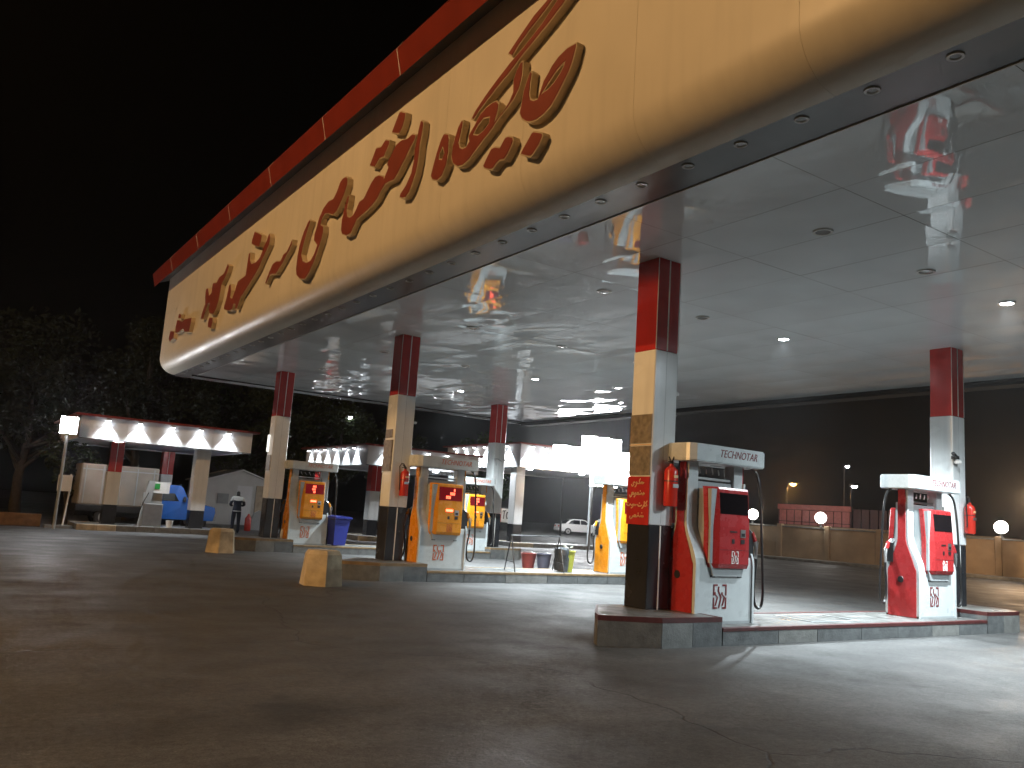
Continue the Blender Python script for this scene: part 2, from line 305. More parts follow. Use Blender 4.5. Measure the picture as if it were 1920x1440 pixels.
M_glass = mat('display_glass', (0.008, 0.006, 0.007), 0.08)
M_glassred = mat('lit_display_glass', (0.06, 0.004, 0.006), 0.1, emit=(0.5, 0.012, 0.02), estr=0.22)
M_digit = mat('lit_digits', (0.8, 0.1, 0.05), 0.4, emit=(1.0, 0.13, 0.06), estr=6.0)
M_ext = mat('extinguisher_red', (0.52, 0.03, 0.018), 0.25, var=0.08)
M_gold = mat('gold_print', (0.72, 0.48, 0.24), 0.5)
M_ink = mat('maroon_print', (0.16, 0.012, 0.014), 0.45)
M_orange_ink = mat('orange_print', (0.48, 0.10, 0.02), 0.45)
M_steel = mat('brushed_steel', (0.5, 0.5, 0.49), 0.32, metal=0.9, var=0.1)
weathered(M_white, 0.12, 0.05); weathered(M_red, 0.15, 0.05)
M_poster = mat('faded_poster', (0.20, 0.165, 0.115), 0.5, var=0.45, vscale=14)
M_blue = mat('blue_bin_plastic', (0.018, 0.028, 0.22), 0.4, var=0.08)

# ------------------------------------------------------------------ ground
g = MB()
R0 = 150.0
g.add([(-R0, -R0, 0), (R0, -R0, 0), (R0, R0, 0), (-R0, R0, 0)], [(0, 1, 2, 3)])
tag(g.build('ground', M_ground), 'dark worn asphalt of the filling station forecourt', kind='structure')

# ------------------------------------------------------------------ main canopy
canopy = thing('fuel_canopy', 'large main canopy with curved cream fascia, red top edge and glossy ceiling', 'canopy', (FX, 0, ZC))
def cx(o): # parts are modelled in world coordinates and hung on the canopy
    o.parent = canopy; o.matrix_parent_inverse = Matrix.Translation((-FX, 0, -ZC)); return o

def fascia_profile():
    pr = [(5.40, 8.32)]
    for k in range(1, 7): pr.append((5.40, 8.32 - 0.40*k))
    # rounded lower edge turning under to the soffit
    r = 0.50; zc = 5.214 + r; xc = 5.40 + r
    z_last = pr[-1][1]
    if z_last < zc: pr = [p for p in pr if p[1] > zc]
    for k in range(0, 10):
        a = math.pi + k*(math.pi/2)/9
        pr.append((xc + r*math.cos(a), zc + r*math.sin(a)))
    return pr
PR = fascia_profile()
fy = [YN]
while fy[-1] < YF - 0.1: fy.append(min(YF, fy[-1] + 2.03))
for a, b in zip(fy[:-1], fy[1:]):
    m = MB(); vs = []; fs = []
    e = 0.0015
    for (x, z) in PR: vs += [(x, a+e, z), (x, b-e, z)]
    for k in range(len(PR)-1): fs.append((2*k, 2*k+1, 2*k+3, 2*k+2))
    # thickness
    k0 = len(vs)
    for (x, z) in PR:
        dx = 0.03 if z > 5.5 else 0.01; vs += [(x+dx, a+e, z+0.012), (x+dx, b-e, z+0.012)]
    N = len(PR)
    for k in range(N-1): fs.append((k0+2*k, k0+2*k+2, k0+2*k+3, k0+2*k+1))
    for k in range(N-1):
        fs.append((2*k, 2*k+2, k0+2*k+2, k0+2*k)); fs.append((2*k+1, k0+2*k+1, k0+2*k+3, 2*k+3))
    m.add(vs, fs, 0, True); cx(m.build('fascia_panel', M_fascia))
# dark backing behind the panel joints
m = MB(); m.box((5.45, YN+0.02, 5.6), (5.55, YF-0.02, 8.3)); cx(m.build('fascia_backing', M_letter_side))
# end closure of the fascia box at the far end, and plain rear and near fascias
m = MB(); prof = PR + [(6.4, 5.20), (6.4, 8.32)]
m.prism([(x, z) for x, z in prof], YF, YF+0.03, 'y'); cx(m.build('end_cap', M_fascia))
m = MB(); m.box((6.40, YF-0.02, 5.235), (XB+0.5, YF+0.025, 6.6)); m.box((XB+0.35, YN, 5.235), (XB+0.5, YF, 6.6)); m.box((5.6, YN, 5.235), (XB+0.35, YN+0.05, 8.2))
cx(m.build('rear_fascia', M_fascia))
m = MB(); m.box((5.5, YN, 8.20), (XB+0.4, YF-0.03, 8.26)); cx(m.build('roof_deck', M_soffit))
# projecting red top edge in lengths
TP = [(5.42, 8.33), (5.16, 8.22), (5.03, 8.05), (4.93, 8.45), (5.02, 8.60), (5.6, 8.72), (5.6, 8.40)]
ty = [YN]
while ty[-1] < YF + 0.4: ty.append(min(YF+0.45, ty[-1] + 3.03))
for a, b in zip(ty[:-1], ty[1:]):
    m = MB(); nP = len(TP); sh = 0.0
    m.prism(TP, a+0.006, b-0.006, 'y')
    o = m.build('red_edge_trim', [M_redtrim, M_soffit]); cx(o)
    for p in o.data.polygons:
        if abs(p.normal.y) < 0.5 and p.center.x > 5.16 and p.center.z < 8.31 and p.normal.z < 0: p.material_index = 1  # strip under the trim in grey: its shade is put into the colour
m = MB(); m.prism([(5.05, 8.30), (5.0, 8.44), (5.06, 8.56), (5.5, 8.6), (5.5, 8.40)], YN, YF+0.43, 'y'); cx(m.build('trim_core', M_soffit))
for b in ty[1:-1]:
    m2 = MB(); m2.prism([(5.028, 8.046), (4.926, 8.45), (5.018, 8.606), (5.03, 8.59), (4.94, 8.45), (5.04, 8.06)], b-0.010, b+0.010, 'y')
    cx(m2.build('trim_joint', M_joint))

# soffit strip with recessed downlights
m = MB(); m.box((5.89, YN, 5.219), (6.46, YF, 5.240)); cx(m.build('soffit_strip', M_soffit))
m = MB(); m.box((6.462, YN, 5.205), (6.48, YF, 5.245)); cx(m.build('ceiling_edge_trim', M_ring))
rm = MB(); rm.lathe([(0.038, 0.0), (0.045, -0.010), (0.066, -0.012), (0.069, 0.0)], n=18)
ring_me = rm.mesh('lamp_ring', M_ring)
lm = MB(); lm.lathe([(0.0, -0.002), (0.042, -0.002), (0.042, 0.004), (0.0, 0.004)], n=16)
lens_me = lm.mesh('unlit_lens', M_lens_off)
k = 0; y = 3.1605 - 0.7021*9
while y < YF - 0.3:
    o = cx(link('soffit_downlight', ring_me, None, (6.038, y, 5.218)))
    q = link('lens', lens_me, o, (0, 0, 0))
    y += 0.7021

# ceiling panels: thin glossy sheets, each slightly buckled
def panel_mesh(seed, lx, ly, amp, sag):
    rnd = random.Random(seed); nx, ny = 4, 6
    vs = []; fs = []
    for i in range(nx+1):
        for j in range(ny+1):
            ed = i in (0, nx) or j in (0, ny)
            u = 2*i/nx-1; w = 2*j/ny-1
            z = -sag*(1-u*u)*(1-w*w*w*w) + (0 if ed else rnd.uniform(-amp, amp))
            jx = 0 if ed else rnd.uniform(-0.25, 0.25)*min(1, amp*80); jy = 0 if ed else rnd.uniform(-0.3, 0.3)*min(1, amp*80)
            vs.append((lx*((i+jx)/nx-0.5), ly*((j+jy)/ny-0.5), z))
    for i in range(nx):
        for j in range(ny):
            a, b, c, d = i*(ny+1)+j, (i+1)*(ny+1)+j, (i+1)*(ny+1)+j+1, i*(ny+1)+j+1
            if amp < 0.004: fs.append((a, d, c, b))
            elif rnd.random() < 0.5: fs += [(a, d, c), (a, c, b)]
            else: fs += [(a, d, b), (b, d, c)]
    me = bpy.data.meshes.new('ceiling_panel'); me.from_pydata(vs, [], fs); me.materials.append(M_ceil)
    me.polygons.foreach_set('use_smooth', [True]*len(me.polygons)); me.update()
    return me
PXN, PYN = 11, 14
lx = (XB - 6.48)/PXN; ly = (YF - YN)/PYN
flatp = [panel_mesh(s, lx-0.008, ly-0.008, 0.0012, (0.006, 0.009, 0.004, 0.011, 0.007, 0.005, 0.008)[s]) for s in range(7)]
roughp = [panel_mesh(50+s, lx-0.008, ly-0.008, 0.014, 0.010) for s in range(9)]
rp = random.Random(3)
for i in range(PXN):
    for j in range(PYN):
        x = 6.48 + (i+0.5)*lx; y = YN + (j+0.5)*ly
        far = (y - 9)/16 - (x - 7)/30
        me = rp.choice(roughp) if rp.random() < max(0.08, min(0.97, far)) else rp.choice(flatp)
        o = cx(link('ceiling_panel', me, None, (x, y, ZC + rp.uniform(-0.0005, 0.0005))))
        o.rotation_euler = (rp.uniform(-1, 1)*0.001, rp.uniform(-1, 1)*0.0014, math.pi*rp.randint(0, 1))
m = MB(); m.box((6.46, YN, ZC+0.04), (XB, YF, ZC+0.07)); cx(m.build('ceiling_backing', M_soffit))
# metal edge at the far end and the rear
m = MB(); m.box((5.9, YF-0.10, 5.165), (XB+0.45, YF-0.03, 5.23)); cx(m.build('end_edge_rail', M_chrome))
m = MB(); m.box((6.3, YF-0.62, 5.175), (XB-0.1, YF-0.58, 5.213)); cx(m.build('end_inner_rail', M_dark))
m = MB(); m.box((XB-0.02, YN, 5.165), (XB+0.05, YF-0.12, 5.23)); cx(m.build('rear_edge_rail', M_matte))
m = MB(); m.box((XB+0.05, YN, 5.10), (XB+0.53, YF-0.12, 5.2)); cx(m.build('rear_gutter', M_matte))
# ceiling spotlights (unlit rows and the lit row)
br = MB(); br.lathe([(0.085, 0.0), (0.095, -0.02), (0.12, -0.022), (0.125, 0.0)], n=20); bring = br.mesh('spot_ring', M_ring)
bl = MB(); bl.lathe([(0.0, -0.008), (0.06, -0.008), (0.092, -0.002), (0.092, 0.004), (0.0, 0.004)], n=20)
lens_on = bl.mesh('lit_lens', M_lens_on); lens_dk = bl.mesh('unlit_lens', M_lens_off)
for x in (8.65, 10.97, 13.24):
    for y in (-2.1, 2.05, 6.2, 10.35, 14.48, 18.6, 22.6, 26.5):
        if x > 13 and y > 26: continue
        o = cx(link('ceiling_spotlight', bring, None, (x, y, ZC-0.006)))
        on = x > 13
        link('lens', lens_on if on else lens_dk, o, (0, 0, -0.012))
        if on:
            wide = y < 3   # two unseen lamps added and widened to brighten pump and column fronts
            light('spot_lamp', 'SPOT', (0, 0, -0.05), 1600 if wide else 5300, (0.82, 0.94, 1.0), o, spot_size=math.radians(168 if wide else 124), spot_blend=0.35 if wide else 1.0, shadow_soft_size=0.07)

# raised letters of the station name
def letter(loops, i):
    vs, fs = curve_mesh(loops, 0.10)
    m = MB(); m.add([(5.345 - t - (i % 3)*0.001, u, w) for u, w, t in vs], fs)
    o = cx(m.build('raised_letter', M_letter_side))
    vs, fs = curve_mesh(loops, 0.008, offset=-0.02)
    m = MB(); m.add([(5.292 - t - (i % 3)*0.002, u, w) for u, w, t in vs], fs)
    f = m.build('letter_face', M_letter); f.parent = o; f.matrix_parent_inverse = Matrix.Identity(4)
for i, lp in enumerate(LETTERS): letter(lp, i)
# ------------------------------------------------------------------ columns
def clad(c, name, z0, z1, m, inset=0.0):
    b = MB(); b.box((inset, inset, z0), (CW-inset, CW-inset, z1), bev=0.012); return b.build(name, m, c)
def column(x, y, label, posters=None, z0=PED, ztop=ZC-0.004):
    c = thing('canopy_column', label, 'column', (x, y, z0), 0, 'columns of the main canopy')
    h = ztop - z0; zb = 1.12 - (z0-0.36); zr = 3.53 - (z0-0.36)
    clad(c, 'charcoal_cladding', 0, zb-0.004, M_char); clad(c, 'white_cladding', zb, zr-0.004, M_white, -0.006); clad(c, 'red_cladding', zr, h, M_red)
    for (a, b, nm) in ((0.0, zb-0.01, 'joint_strip'), (zr+0.01, h-0.01, 'joint_strip')):
        m = MB(); m.box((CW*0.48, -0.006, a), (CW*0.48+0.02, 0.004, b)); m.build(nm, M_joint, c)
    m = MB(); m.box((CW*0.49, -0.0075, zb+0.02), (CW*0.49+0.005, 0.0, zr-0.02)); m.build('panel_seam', M_pgrey, c)
    m = MB()
    for xx in (0.0, CW): m.box((xx-0.004, -0.005, zr+0.005), (xx+0.004, 0.003, h-0.01))
    m.build('corner_trim', M_joint, c)
    # small lamp stub and stay on the right side
    m = MB(); m.tube([(CW+0.004, 0.10, zr-0.55), (CW+0.05, 0.08, zr-0.56)], 0.022, 8); m.lathe([(0.0, -0.03), (0.035, -0.02), (0.035, 0.02), (0.0, 0.03)], (CW+0.07, 0.07, zr-0.565), 10); m.build('camera_stub', M_ring, c)
    return c, zb, zr
colA, zb, zr = column(CX1, CY[0], 'nearest column with a red Persian notice plate on its shaded side')
colB, _, _ = column(CX1, CY[1], 'red white and black column with a framed notice, second from the camera')
colC, _, _ = column(CX1, CY[2], 'farthest front column, bottle at its foot, beside the yellow pump')
colD, _, _ = column(CX2, CY[0], 'right hand column behind the second red pump')
colE, _, _ = column(CX2, CY[2], 'rear column with cable stay beside the small far yellow pump')
colF, _, _ = column(CX2, CY[1], 'rear column hidden behind the nearest column')
# notice plates on the left face (local face x = -0.006)
def plate(c, z0, z1, m, name, y0=0.02, y1=CW-0.02, d=0.012, x=-0.0065):
    b = MB(); b.box((x-d, y0, z0), (x, y1, z1)); return b.build(name, m, c)
def wordplate(p, x, yc, words):
    # words: list of (z centre, height, polylines in unit box 0..1)
    for zc, hgt, wid, lines in words:
        m = ribbon([[((u-0.5)*wid, (w-0.5)*hgt) for u, w in ln] for ln in lines], 0.016)
        mm = MB(); mm.add([(x - t, yc - u, zc + w) for u, w, t in m.v], m.f); mm.build('lettering', M_gold, p)
# hand lettering: sokoye / makhsus / kart sukht / shakhsi
W1 = [[(1,.55),(.93,.45),(.88,.62),(.83,.45),(.78,.62),(.70,.45),(.62,.45),(.60,.75),(.68,.95)],[(.60,.45),(.42,.45),(.36,.60),(.30,.50),(.36,.42),(.30,.20),(.22,.10)],[(.20,.55),(.12,.62),(.04,.48),(.10,.32),(.02,.18),(-.08,.22),(-.1,.35)]]
W2 = [[(1,.5),(.94,.62),(.88,.5),(.94,.42),(.84,.42),(.78,.58),(.70,.44),(.60,.42),(.55,.62),(.46,.6),(.44,.44),(.55,.42)],[(.44,.42),(.36,.44),(.32,.6),(.26,.48),(.30,.3),(.22,.15)],[(.20,.45),(.14,.62),(.05,.58),(.06,.42),(.16,.42)],[(.04,.42),(0,.2),(-.08,.14),(-.12,.35)],[(.70,.78),(.68,.80)]]
W3 = [[(1,.95),(.93,.75),(1,.5),(.92,.42),(.88,.42)],[(.86,.9),(.86,.42)],[(.82,.5),(.8,.3),(.74,.18)],[(.72,.5),(.66,.4),(.56,.4),(.52,.55)],[(.62,.7),(.60,.72)],[(.44,.55),(.40,.45),(.36,.55),(.32,.42),(.28,.58),(.24,.46),(.26,.3),(.18,.18)],[(.20,.45),(.12,.58),(.08,.42),(-.02,.42),(-.06,.56)],[(.0,.72),(-.02,.74)]]
W4 = [[(1,.55),(.95,.44),(.90,.58),(.85,.44),(.80,.58),(.74,.44),(.66,.5),(.60,.62),(.52,.46),(.46,.42),(.40,.62),(.30,.6),(.28,.44),(.40,.42)],[(.28,.42),(.20,.5),(.14,.32),(.04,.2),(-.06,.3),(-.04,.46)],[(.88,.85),(.86,.87)],[(.60,.8),(.58,.82)]]
p = plate(colA, zb-0.012, zb+0.64, M_red, 'notice_plate', 0.0, CW, 0.014)
p['label'] = 'red notice plate with gold Persian lettering'
wordplate(p, -0.0215, CW/2, [(zb+0.55, .13, .22, W1), (zb+0.405, .13, .26, W2), (zb+0.25, .13, .38, W3), (zb+0.10, .13, .26, W4)])
plate(colA, zb+0.66, zb+1.06, M_poster, 'faded_poster', 0.005, CW-0.005)
plate(colA, zb+1.075, zb+1.085, M_gold, 'poster_rail', 0.0, CW)
plate(colA, zb+1.10, zb+1.50, M_poster, 'faded_poster', 0.005, CW-0.005)
plate(colB, zb+0.75, zb+1.42, M_poster, 'faded_poster', 0.02, CW-0.02, 0.03)
plate(colB, zb+1.47, zb+1.65, M_poster, 'faded_poster', 0.08, CW-0.05, 0.02)
plate(colC, zb+0.80, zb+1.25, M_poster, 'faded_poster', 0.03, CW-0.03, 0.02)
m = MB(); m.box((-0.05, CW-0.10, zb+1.35), (-0.007, CW-0.02, zb+1.85)); m.build('light_box', mat('lit_box', (1,1,1), 0.5, emit=(0.95,1,0.95), estr=1.2), colC)
# cctv camera on the rear-right column
m = MB(); m.lathe([(0.0, -0.05), (0.07, -0.04), (0.075, 0.0), (0.06, 0.02), (0.0, 0.03)], (CW*0.10, -0.085, 2.66), 14); m.build('dome_camera', M_white, colD)
m = MB(); m.tube([(-0.03, -0.08, 2.74), (-0.28, -0.16, 2.78)], 0.035, 8); m.box((-0.06, -0.10, 2.70), (0.05, -0.002, 2.76)); m.build('bullet_camera', M_dark, colD)
# cable stay on the rear column
m = MB(); m.tube([(-0.10, -0.04, 2.95), (0.14, -0.02, 2.98), (0.30, -0.012, 2.90)], 0.012, 6); m.tube([(0.06, -0.012, 2.95), (0.10, -0.012, 2.75)], 0.006, 5); m.build('cable_bracket', M_pgrey, colE)

# ------------------------------------------------------------------ islands
def island(y0, label, shade):
    x0, x1 = 6.83, 16.75
    lo, hi = y0 - 0.77, y0 + 0.56; yc = (lo+hi)/2; hw = (hi-lo)/2
    t = thing('pump_island', label, 'kerb island', (12.0, yc, 0), 0, 'raised pump islands')
    def loc(p): return (p[0]-12.0, p[1]-yc)
    # plan: pointed (chamfered) ends
    def plan(ins=0.0): return [loc(p) for p in [(8.0, lo+ins), (16.0, lo+ins), (16.0, hi-ins), (8.0, hi-ins)]]
    core = plan(0.075)
    b = MB(); b.prism(core, 0.0, ISL-0.012, 'z'); b.build('island_core', M_slab, t)
    # floor slabs on top
    xs = [8.62, 10.0, 11.2, 12.4, 13.6, 15.32]
    for a, c in zip(xs[:-1], xs[1:]):
        for (ya, yb) in ((lo+0.09, yc), (yc, hi-0.09)):
            b = MB(); b.box((a-12+.004, ya-yc+.004, ISL-0.014), (c-12-.004, yb-yc-.004, ISL), bev=0.003); b.build('floor_slab', M_slab, t)
    # pedestals under the columns
    for (pa, pb, flip) in ((x0, 8.62, False), (15.32, x1, True)):
        if not flip: pl = [(pa+0.72, lo), (pb, lo), (pb, hi), (pa+0.78, hi), (pa+0.15, lo+0.60), (pa, lo+0.36)]
        else: pl = [(pb-0.30, hi), (pa, hi), (pa, lo), (pb-0.30, lo), (pb, lo+0.3), (pb, hi-0.3)]
        ctr = (sum(p[0] for p in pl)/6, sum(p[1] for p in pl)/6)
        def sc(q, s): return [loc((ctr[0]+(p[0]-ctr[0])*s, ctr[1]+(p[1]-ctr[1])*s)) for p in q]
        b = MB(); b.prism(sc(pl, 0.93), 0, PED-0.012, 'z'); b.build('pedestal_core', M_slab, t)
        b = MB(); b.prism(sc(pl, 0.95), PED-0.012, PED, 'z'); b.build('pedestal_slab', M_slab, t)
        L = sc(pl, 1.0); I = sc(pl, 0.935)
        for i in range(6):
            j = (i+1) % 6; A, B_, C_, D_ = L[i], L[j], I[j], I[i]
            nseg = max(1, round((Vector(A)-Vector(B_)).length/0.62))
            for s in range(nseg):
                f0, f1 = s/nseg+0.004, (s+1)/nseg-0.004
                q = [tuple(Vector(A).lerp(Vector(B_), f0)), tuple(Vector(A).lerp(Vector(B_), f1)), tuple(Vector(D_).lerp(Vector(C_), f1)), tuple(Vector(D_).lerp(Vector(C_), f0))]
                b = MB(); b.prism(q, 0, PED-0.062, 'z'); b.build('kerb_stone', M_stone if (s+i) % 3 else M_stone2, t)
            q = [A, B_, C_, D_]
            b = MB(); b.prism(q, PED-0.060, PED-0.002+0.004, 'z'); b.build('edge_coping', shade, t)
    # long kerbs
    for (ya, yb) in ((lo, lo+0.075), (hi-0.075, hi)):
        x = 8.63; k = 0
        while x < 15.30:
            l = min(rp.uniform(0.75, 1.15), 15.31-x)
            if 15.31-(x+l) < 0.3: l = 15.31-x
            b = MB(); b.box((x-12+.003, ya-yc, 0), (x+l-12-.003, yb-yc, ISL-0.045), bev=0.004); b.build('kerb_stone', M_stone2 if rp.random() < 0.2 else M_stone, t)
            x += l; k += 1
        b = MB(); b.box((8.63-12, ya-yc-0.006, ISL-0.044), (15.31-12, yb-yc+0.006, ISL+0.006), bev=0.006); b.build('edge_coping', shade, t)
    # manhole cover frame between the pumps
    b = MB()
    for (u0, v0, u1, v1) in ((-1.1, -.35, .1, -.31), (-1.1, .31, .1, .35), (-1.1, -.31, -1.06, .31), (.06, -.31, .1, .31)): b.box((u0, v0, ISL+0.001), (u1, v1, ISL+0.008))
    b.build('manhole_frame', M_pgrey, t)
    return t
M_yelledge = mat('worn_yellow_edge_paint', (0.20, 0.13, 0.06), 0.6, var=0.4, vscale=6)
island(CY[0], 'near pump island with dark red painted edge carrying both red pumps', M_kerbred)
island(CY[1], 'middle pump island with worn tan edge, trash bin and folding barrier on it', M_yelledge)
island(CY[2], 'far pump island with worn tan edge and the blue wheeled bin', M_yelledge)

# ------------------------------------------------------------------ fuel pumps
PW, PD, PH = 1.17, 0.56, 2.40
def bottle_half(z):
    # half depth of the waisted body at height z
    if z < 0.78: return 0.28
    if z < 1.34:
        t = (z-0.78)/0.56; t = t*t*(3-2*t); return 0.28 + (0.085-0.28)*t
    return 0.085
ZS = [0.0, 0.4, 0.78, 0.86, 0.93, 1.0, 1.07, 1.14, 1.21, 1.28, 1.34, 1.6, 1.92]
def bottle_poly(off=0.0, ztop=1.92):
    a = [(PD/2 - bottle_half(z) - off, z) for z in ZS if z <= ztop]; b = [(PD/2 + bottle_half(z) + off, z) for z in reversed(ZS) if z <= ztop]
    return a + b
def seg_digit(m, x, z, w, h, y, segs):
    t = w*0.24
    S7 = {'a': (x, z+h-t, x+w, z+h), 'd': (x, z, x+w, z+t), 'g': (x, z+h/2-t/2, x+w, z+h/2+t/2), 'f': (x, z+h/2, x+t, z+h), 'b': (x+w-t, z+h/2, x+w, z+h), 'e': (x, z, x+t, z+h/2), 'c': (x+w-t, z, x+w, z+h/2)}
    for s in segs:
        a = S7[s]; m.box((a[0], y-0.004, a[1]), (a[2], y, a[3]))
D7 = {'0': 'abcdef', '1': 'bc', '2': 'abged', '4': 'fgbc', '5': 'afgcd', '8': 'abcdefg'}
def logo(cxx, cz, s, y, mi):
    m = MB(); h = s*0.62; w = s*0.5; t = s*0.085
    def bar(x0, z0, x1, z1): m.box((cxx+x0, y-0.004, cz+z0), (cxx+x1, y, cz+z1))
    for sx in (-1, 1):
        xa, xb = (-w, -w+t) if sx < 0 else (w-t, w)
        bar(xa, -h, xb, -h*0.08); bar(xa, h*0.08, xb, h)
        xi, xj = (-w+t, -w*0.38) if sx < 0 else (w*0.38, w-t)
        bar(xi, h-t, xj, h); bar(xi, -h, xj, -h+t)
    for k, dx in enumerate((-0.22, 0.04, 0.30)):
        top = h*(0.35, 0.82, 0.35)[k]; bot = -h*(0.75, 0.95, 0.75)[k]; ww = s*0.045
        pts = [(dx-0.13, top), (dx-0.15, top*0.55), (dx+0.05, -0.05*h), (dx-0.10, bot)]
        for (a, b) in zip(pts[:-1], pts[1:]):
            q = [(cxx+a[0]*s-ww, cz+a[1]), (cxx+a[0]*s+ww, cz+a[1]), (cxx+b[0]*s+ww, cz+b[1]), (cxx+b[0]*s-ww, cz+b[1])]
            m.prism(q, y-0.004-0.0005*k, y, 'y')
    return m
def make_pump(label, colour, ink, podink, lit, digits, x, y, group):
    t = thing('fuel_pump', label, 'fuel pump', (x, y, ISL), 0, group)
    # lower body: waisted profile run along the width, in white
    m = MB(); m.prism(bottle_poly(0.0, 1.34), 0.035, PW-0.035, 'x'); m.build('body', M_pwhite, t)
    m = MB(); m.box((0.0, -0.006, 0.0), (PW, PD+0.006, 0.035)); m.build('base_frame', M_pgrey, t)
    for s in (0, 1):
        xa, xb = ((0.0, 0.035) if s == 0 else (PW-0.035, PW))
        m = MB(); m.prism(bottle_poly(0.022, 1.92), xa, xb, 'x'); e = m.build('end_rim', M_pwhite, t)
        ip = [(PD/2 + (u-PD/2)*0.90 if z < 0.8 else PD/2 + (u-PD/2)*0.80, z) for u, z in bottle_poly(0.0, 1.92)]
        ip = [(u, z if z > 0.01 else 0.01) for u, z in ip] 
        xo = (-0.012, 0.004) if s == 0 else (PW-0.004, PW+0.012)
        m = MB(); m.prism(ip, xo[0], xo[1], 'x'); sp = m.build('side_panel', colour, t)
        # neck upright up to the head
        m = MB(); m.box(((0.04 if s == 0 else PW-0.22), PD/2-0.085, 1.34), ((0.22 if s == 0 else PW-0.04), PD/2+0.085, 2.17)); m.build('upright', M_pwhite, t)
        m = MB(); xc = 0.0 if s == 0 else PW; m.box((xc-0.010 if s == 0 else PW-0.02, PD/2-0.06, 1.90), (xc+0.02 if s == 0 else PW+0.010, PD/2+0.06, 2.17)); m.build('neck_panel', colour, t)
        m = MB(); cc = -0.014 if s == 0 else PW+0.014
        m.lathe([(0.0, 0.0), (0.055, 0.0), (0.05, 0.008), (0.0, 0.008)], n=14, M=Matrix.Translation((cc, PD/2+0.02, 0.62)) @ Matrix.Rotation(math.pi/2*(-1 if s == 0 else 1), 4, 'Y')); m.build('vent_cap', M_dark, sp)
    m = MB(); m.box((0.24, PD/2-0.05, 1.34), (PW-0.24, PD/2+0.05, 1.90)); m.build('centre_panel', M_pgrey, t)
    # head with bowed ends
    hx0, hx1, hy0, hy1 = -0.17, PW+0.19, -0.02, PD+0.02
    pl = [(hx0+0.02, hy0+0.03), (hx0+0.10, hy0-0.03), (hx1-0.06, hy0-0.03), (hx1-0.01, hy0+0.01), (hx1, hy0+0.08), (hx1, hy1-0.08), (hx1-0.02, hy1-0.03), (hx1-0.10, hy1+0.03), (hx0+0.06, hy1+0.03), (hx0+0.01, hy1-0.01), (hx0, hy1-0.08), (hx0, hy0+0.08)]
    m = MB(); m.prism(pl, 2.165, 2.375, 'z'); pl2 = [(PW/2+(a-PW/2)*0.985, PD/2+(b-PD/2)*0.96) for a, b in pl]; m.prism(pl2, 2.375, 2.392, 'z'); m.prism(pl2, 2.15, 2.165, 'z')
    hd = m.build('head', M_pwhite, t)
    vs, fs = text_mesh('TECHNOTAR', 0.15, 0.3)
    m = MB(); m.add([(PW/2+0.17 + u*0.86, hy0-0.032-t_, 2.285 + w) for u, w, t_ in vs], fs)
    m.build('lettering', ink, hd)
    # pods front and back
    for s in (0, 1):
        Mx = Matrix.Identity(4) if s == 0 else Matrix.Translation((PW, PD, 0)) @ Matrix.Rotation(math.pi, 4, 'Z')
        x0, x1 = 0.22, 0.97; yf = -0.10
        m = MB(); m.box((x0+0.01, yf+0.05, 0.80), (x1-0.01, PD/2-0.05, 1.80), M=Mx); cs = m.build('pod_casing', M_pgrey, t)
        m = MB(); pf = [(x0, yf+0.09), (x0+0.14, yf), (x1-0.02, yf), (x1, yf+0.02), (x1, yf+0.10), (x0, yf+0.16)]
        vs = []; fs = []; zz = [(0.74, 0.03), (0.80, 0.0), (1.30, 0.0), (1.80, 0.035), (1.83, 0.05)]
        for z, dy in zz: vs += [(a, b+dy, z) for a, b in pf]
        for r in range(len(zz)-1):
            for k in range(6): fs.append((r*6+k, r*6+(k+1) % 6, (r+1)*6+(k+1) % 6, (r+1)*6+k))
        fs += [tuple(range(5, -1, -1)), tuple(range(24, 30))]
        m.add(vs, fs, 0, False, Mx); pod = m.build('pod', colour, t)
        m = MB(); m.prism([(x0+0.03, 0.80), (x1-0.03, 0.80), (x1-0.08, 0.63), (x0+0.10, 0.63)], yf+0.06, PD/2-0.10, 'y', M=Mx); m.build('pod_chin', M_pgrey, t)
        # display
        m = MB(); Mt = Mx @ Matrix.Translation((0, yf+0.0, 1.30)) @ Matrix.Rotation(-math.atan2(0.035, 0.5), 4, 'X')
        m.box((x0+0.15, -0.006, 0.17), (x1-0.035, 0.006, 0.455), M=Mt); dp = m.build('display', M_glassred if lit else M_glass, pod)
        if lit and s == 0:
            m = MB()
            for (txt, dx, dz, hh) in digits:
                for q, ch in enumerate(txt): seg_digit(m, x0+0.15+dx+q*hh*0.72, dz, hh*0.5, hh, -0.008, D7[ch])
            m2 = MB(); m2.add(m.v, m.f, 0, False, Mt); m2.build('digits', M_digit, dp)
        if lit:
            m = MB(); m.box((x0+0.33, yf-0.010, 1.235), (x0+0.50, yf+0.004, 1.285), M=Mx); m.build('price_readout', M_digit, pod)
        else:
            m = MB(); m.box((x0+0.34, yf-0.006, 1.225), (x0+0.48, yf+0.004, 1.245), M=Mx); m.build('card_slot', M_dark, pod)
        m = MB(); m.box((x0+0.55, yf-0.008, 1.16), (x0+0.65, yf+0.004, 1.27), M=Mx); kp = m.build('card_reader', M_steel, pod)
        m = MB(); m.box((x0+0.565, yf-0.010, 1.175), (x0+0.635, yf-0.006, 1.22), M=Mx); m.build('reader_slot', M_dark, kp)
        m = MB(); m.box((x0+0.56, yf-0.007, 1.075), (x0+0.635, yf+0.004, 1.135), M=Mx); m.box((x0+0.385, yf-0.007, 1.075), (x0+0.43, yf+0.004, 1.135), M=Mx); m.build('key_lock', M_dark, pod)
        m = MB(); m.box((x0+0.142, yf-0.002, 0.985), (x1-0.02, yf+0.004, 0.990), M=Mx); m.build('panel_seam', M_dark, pod)
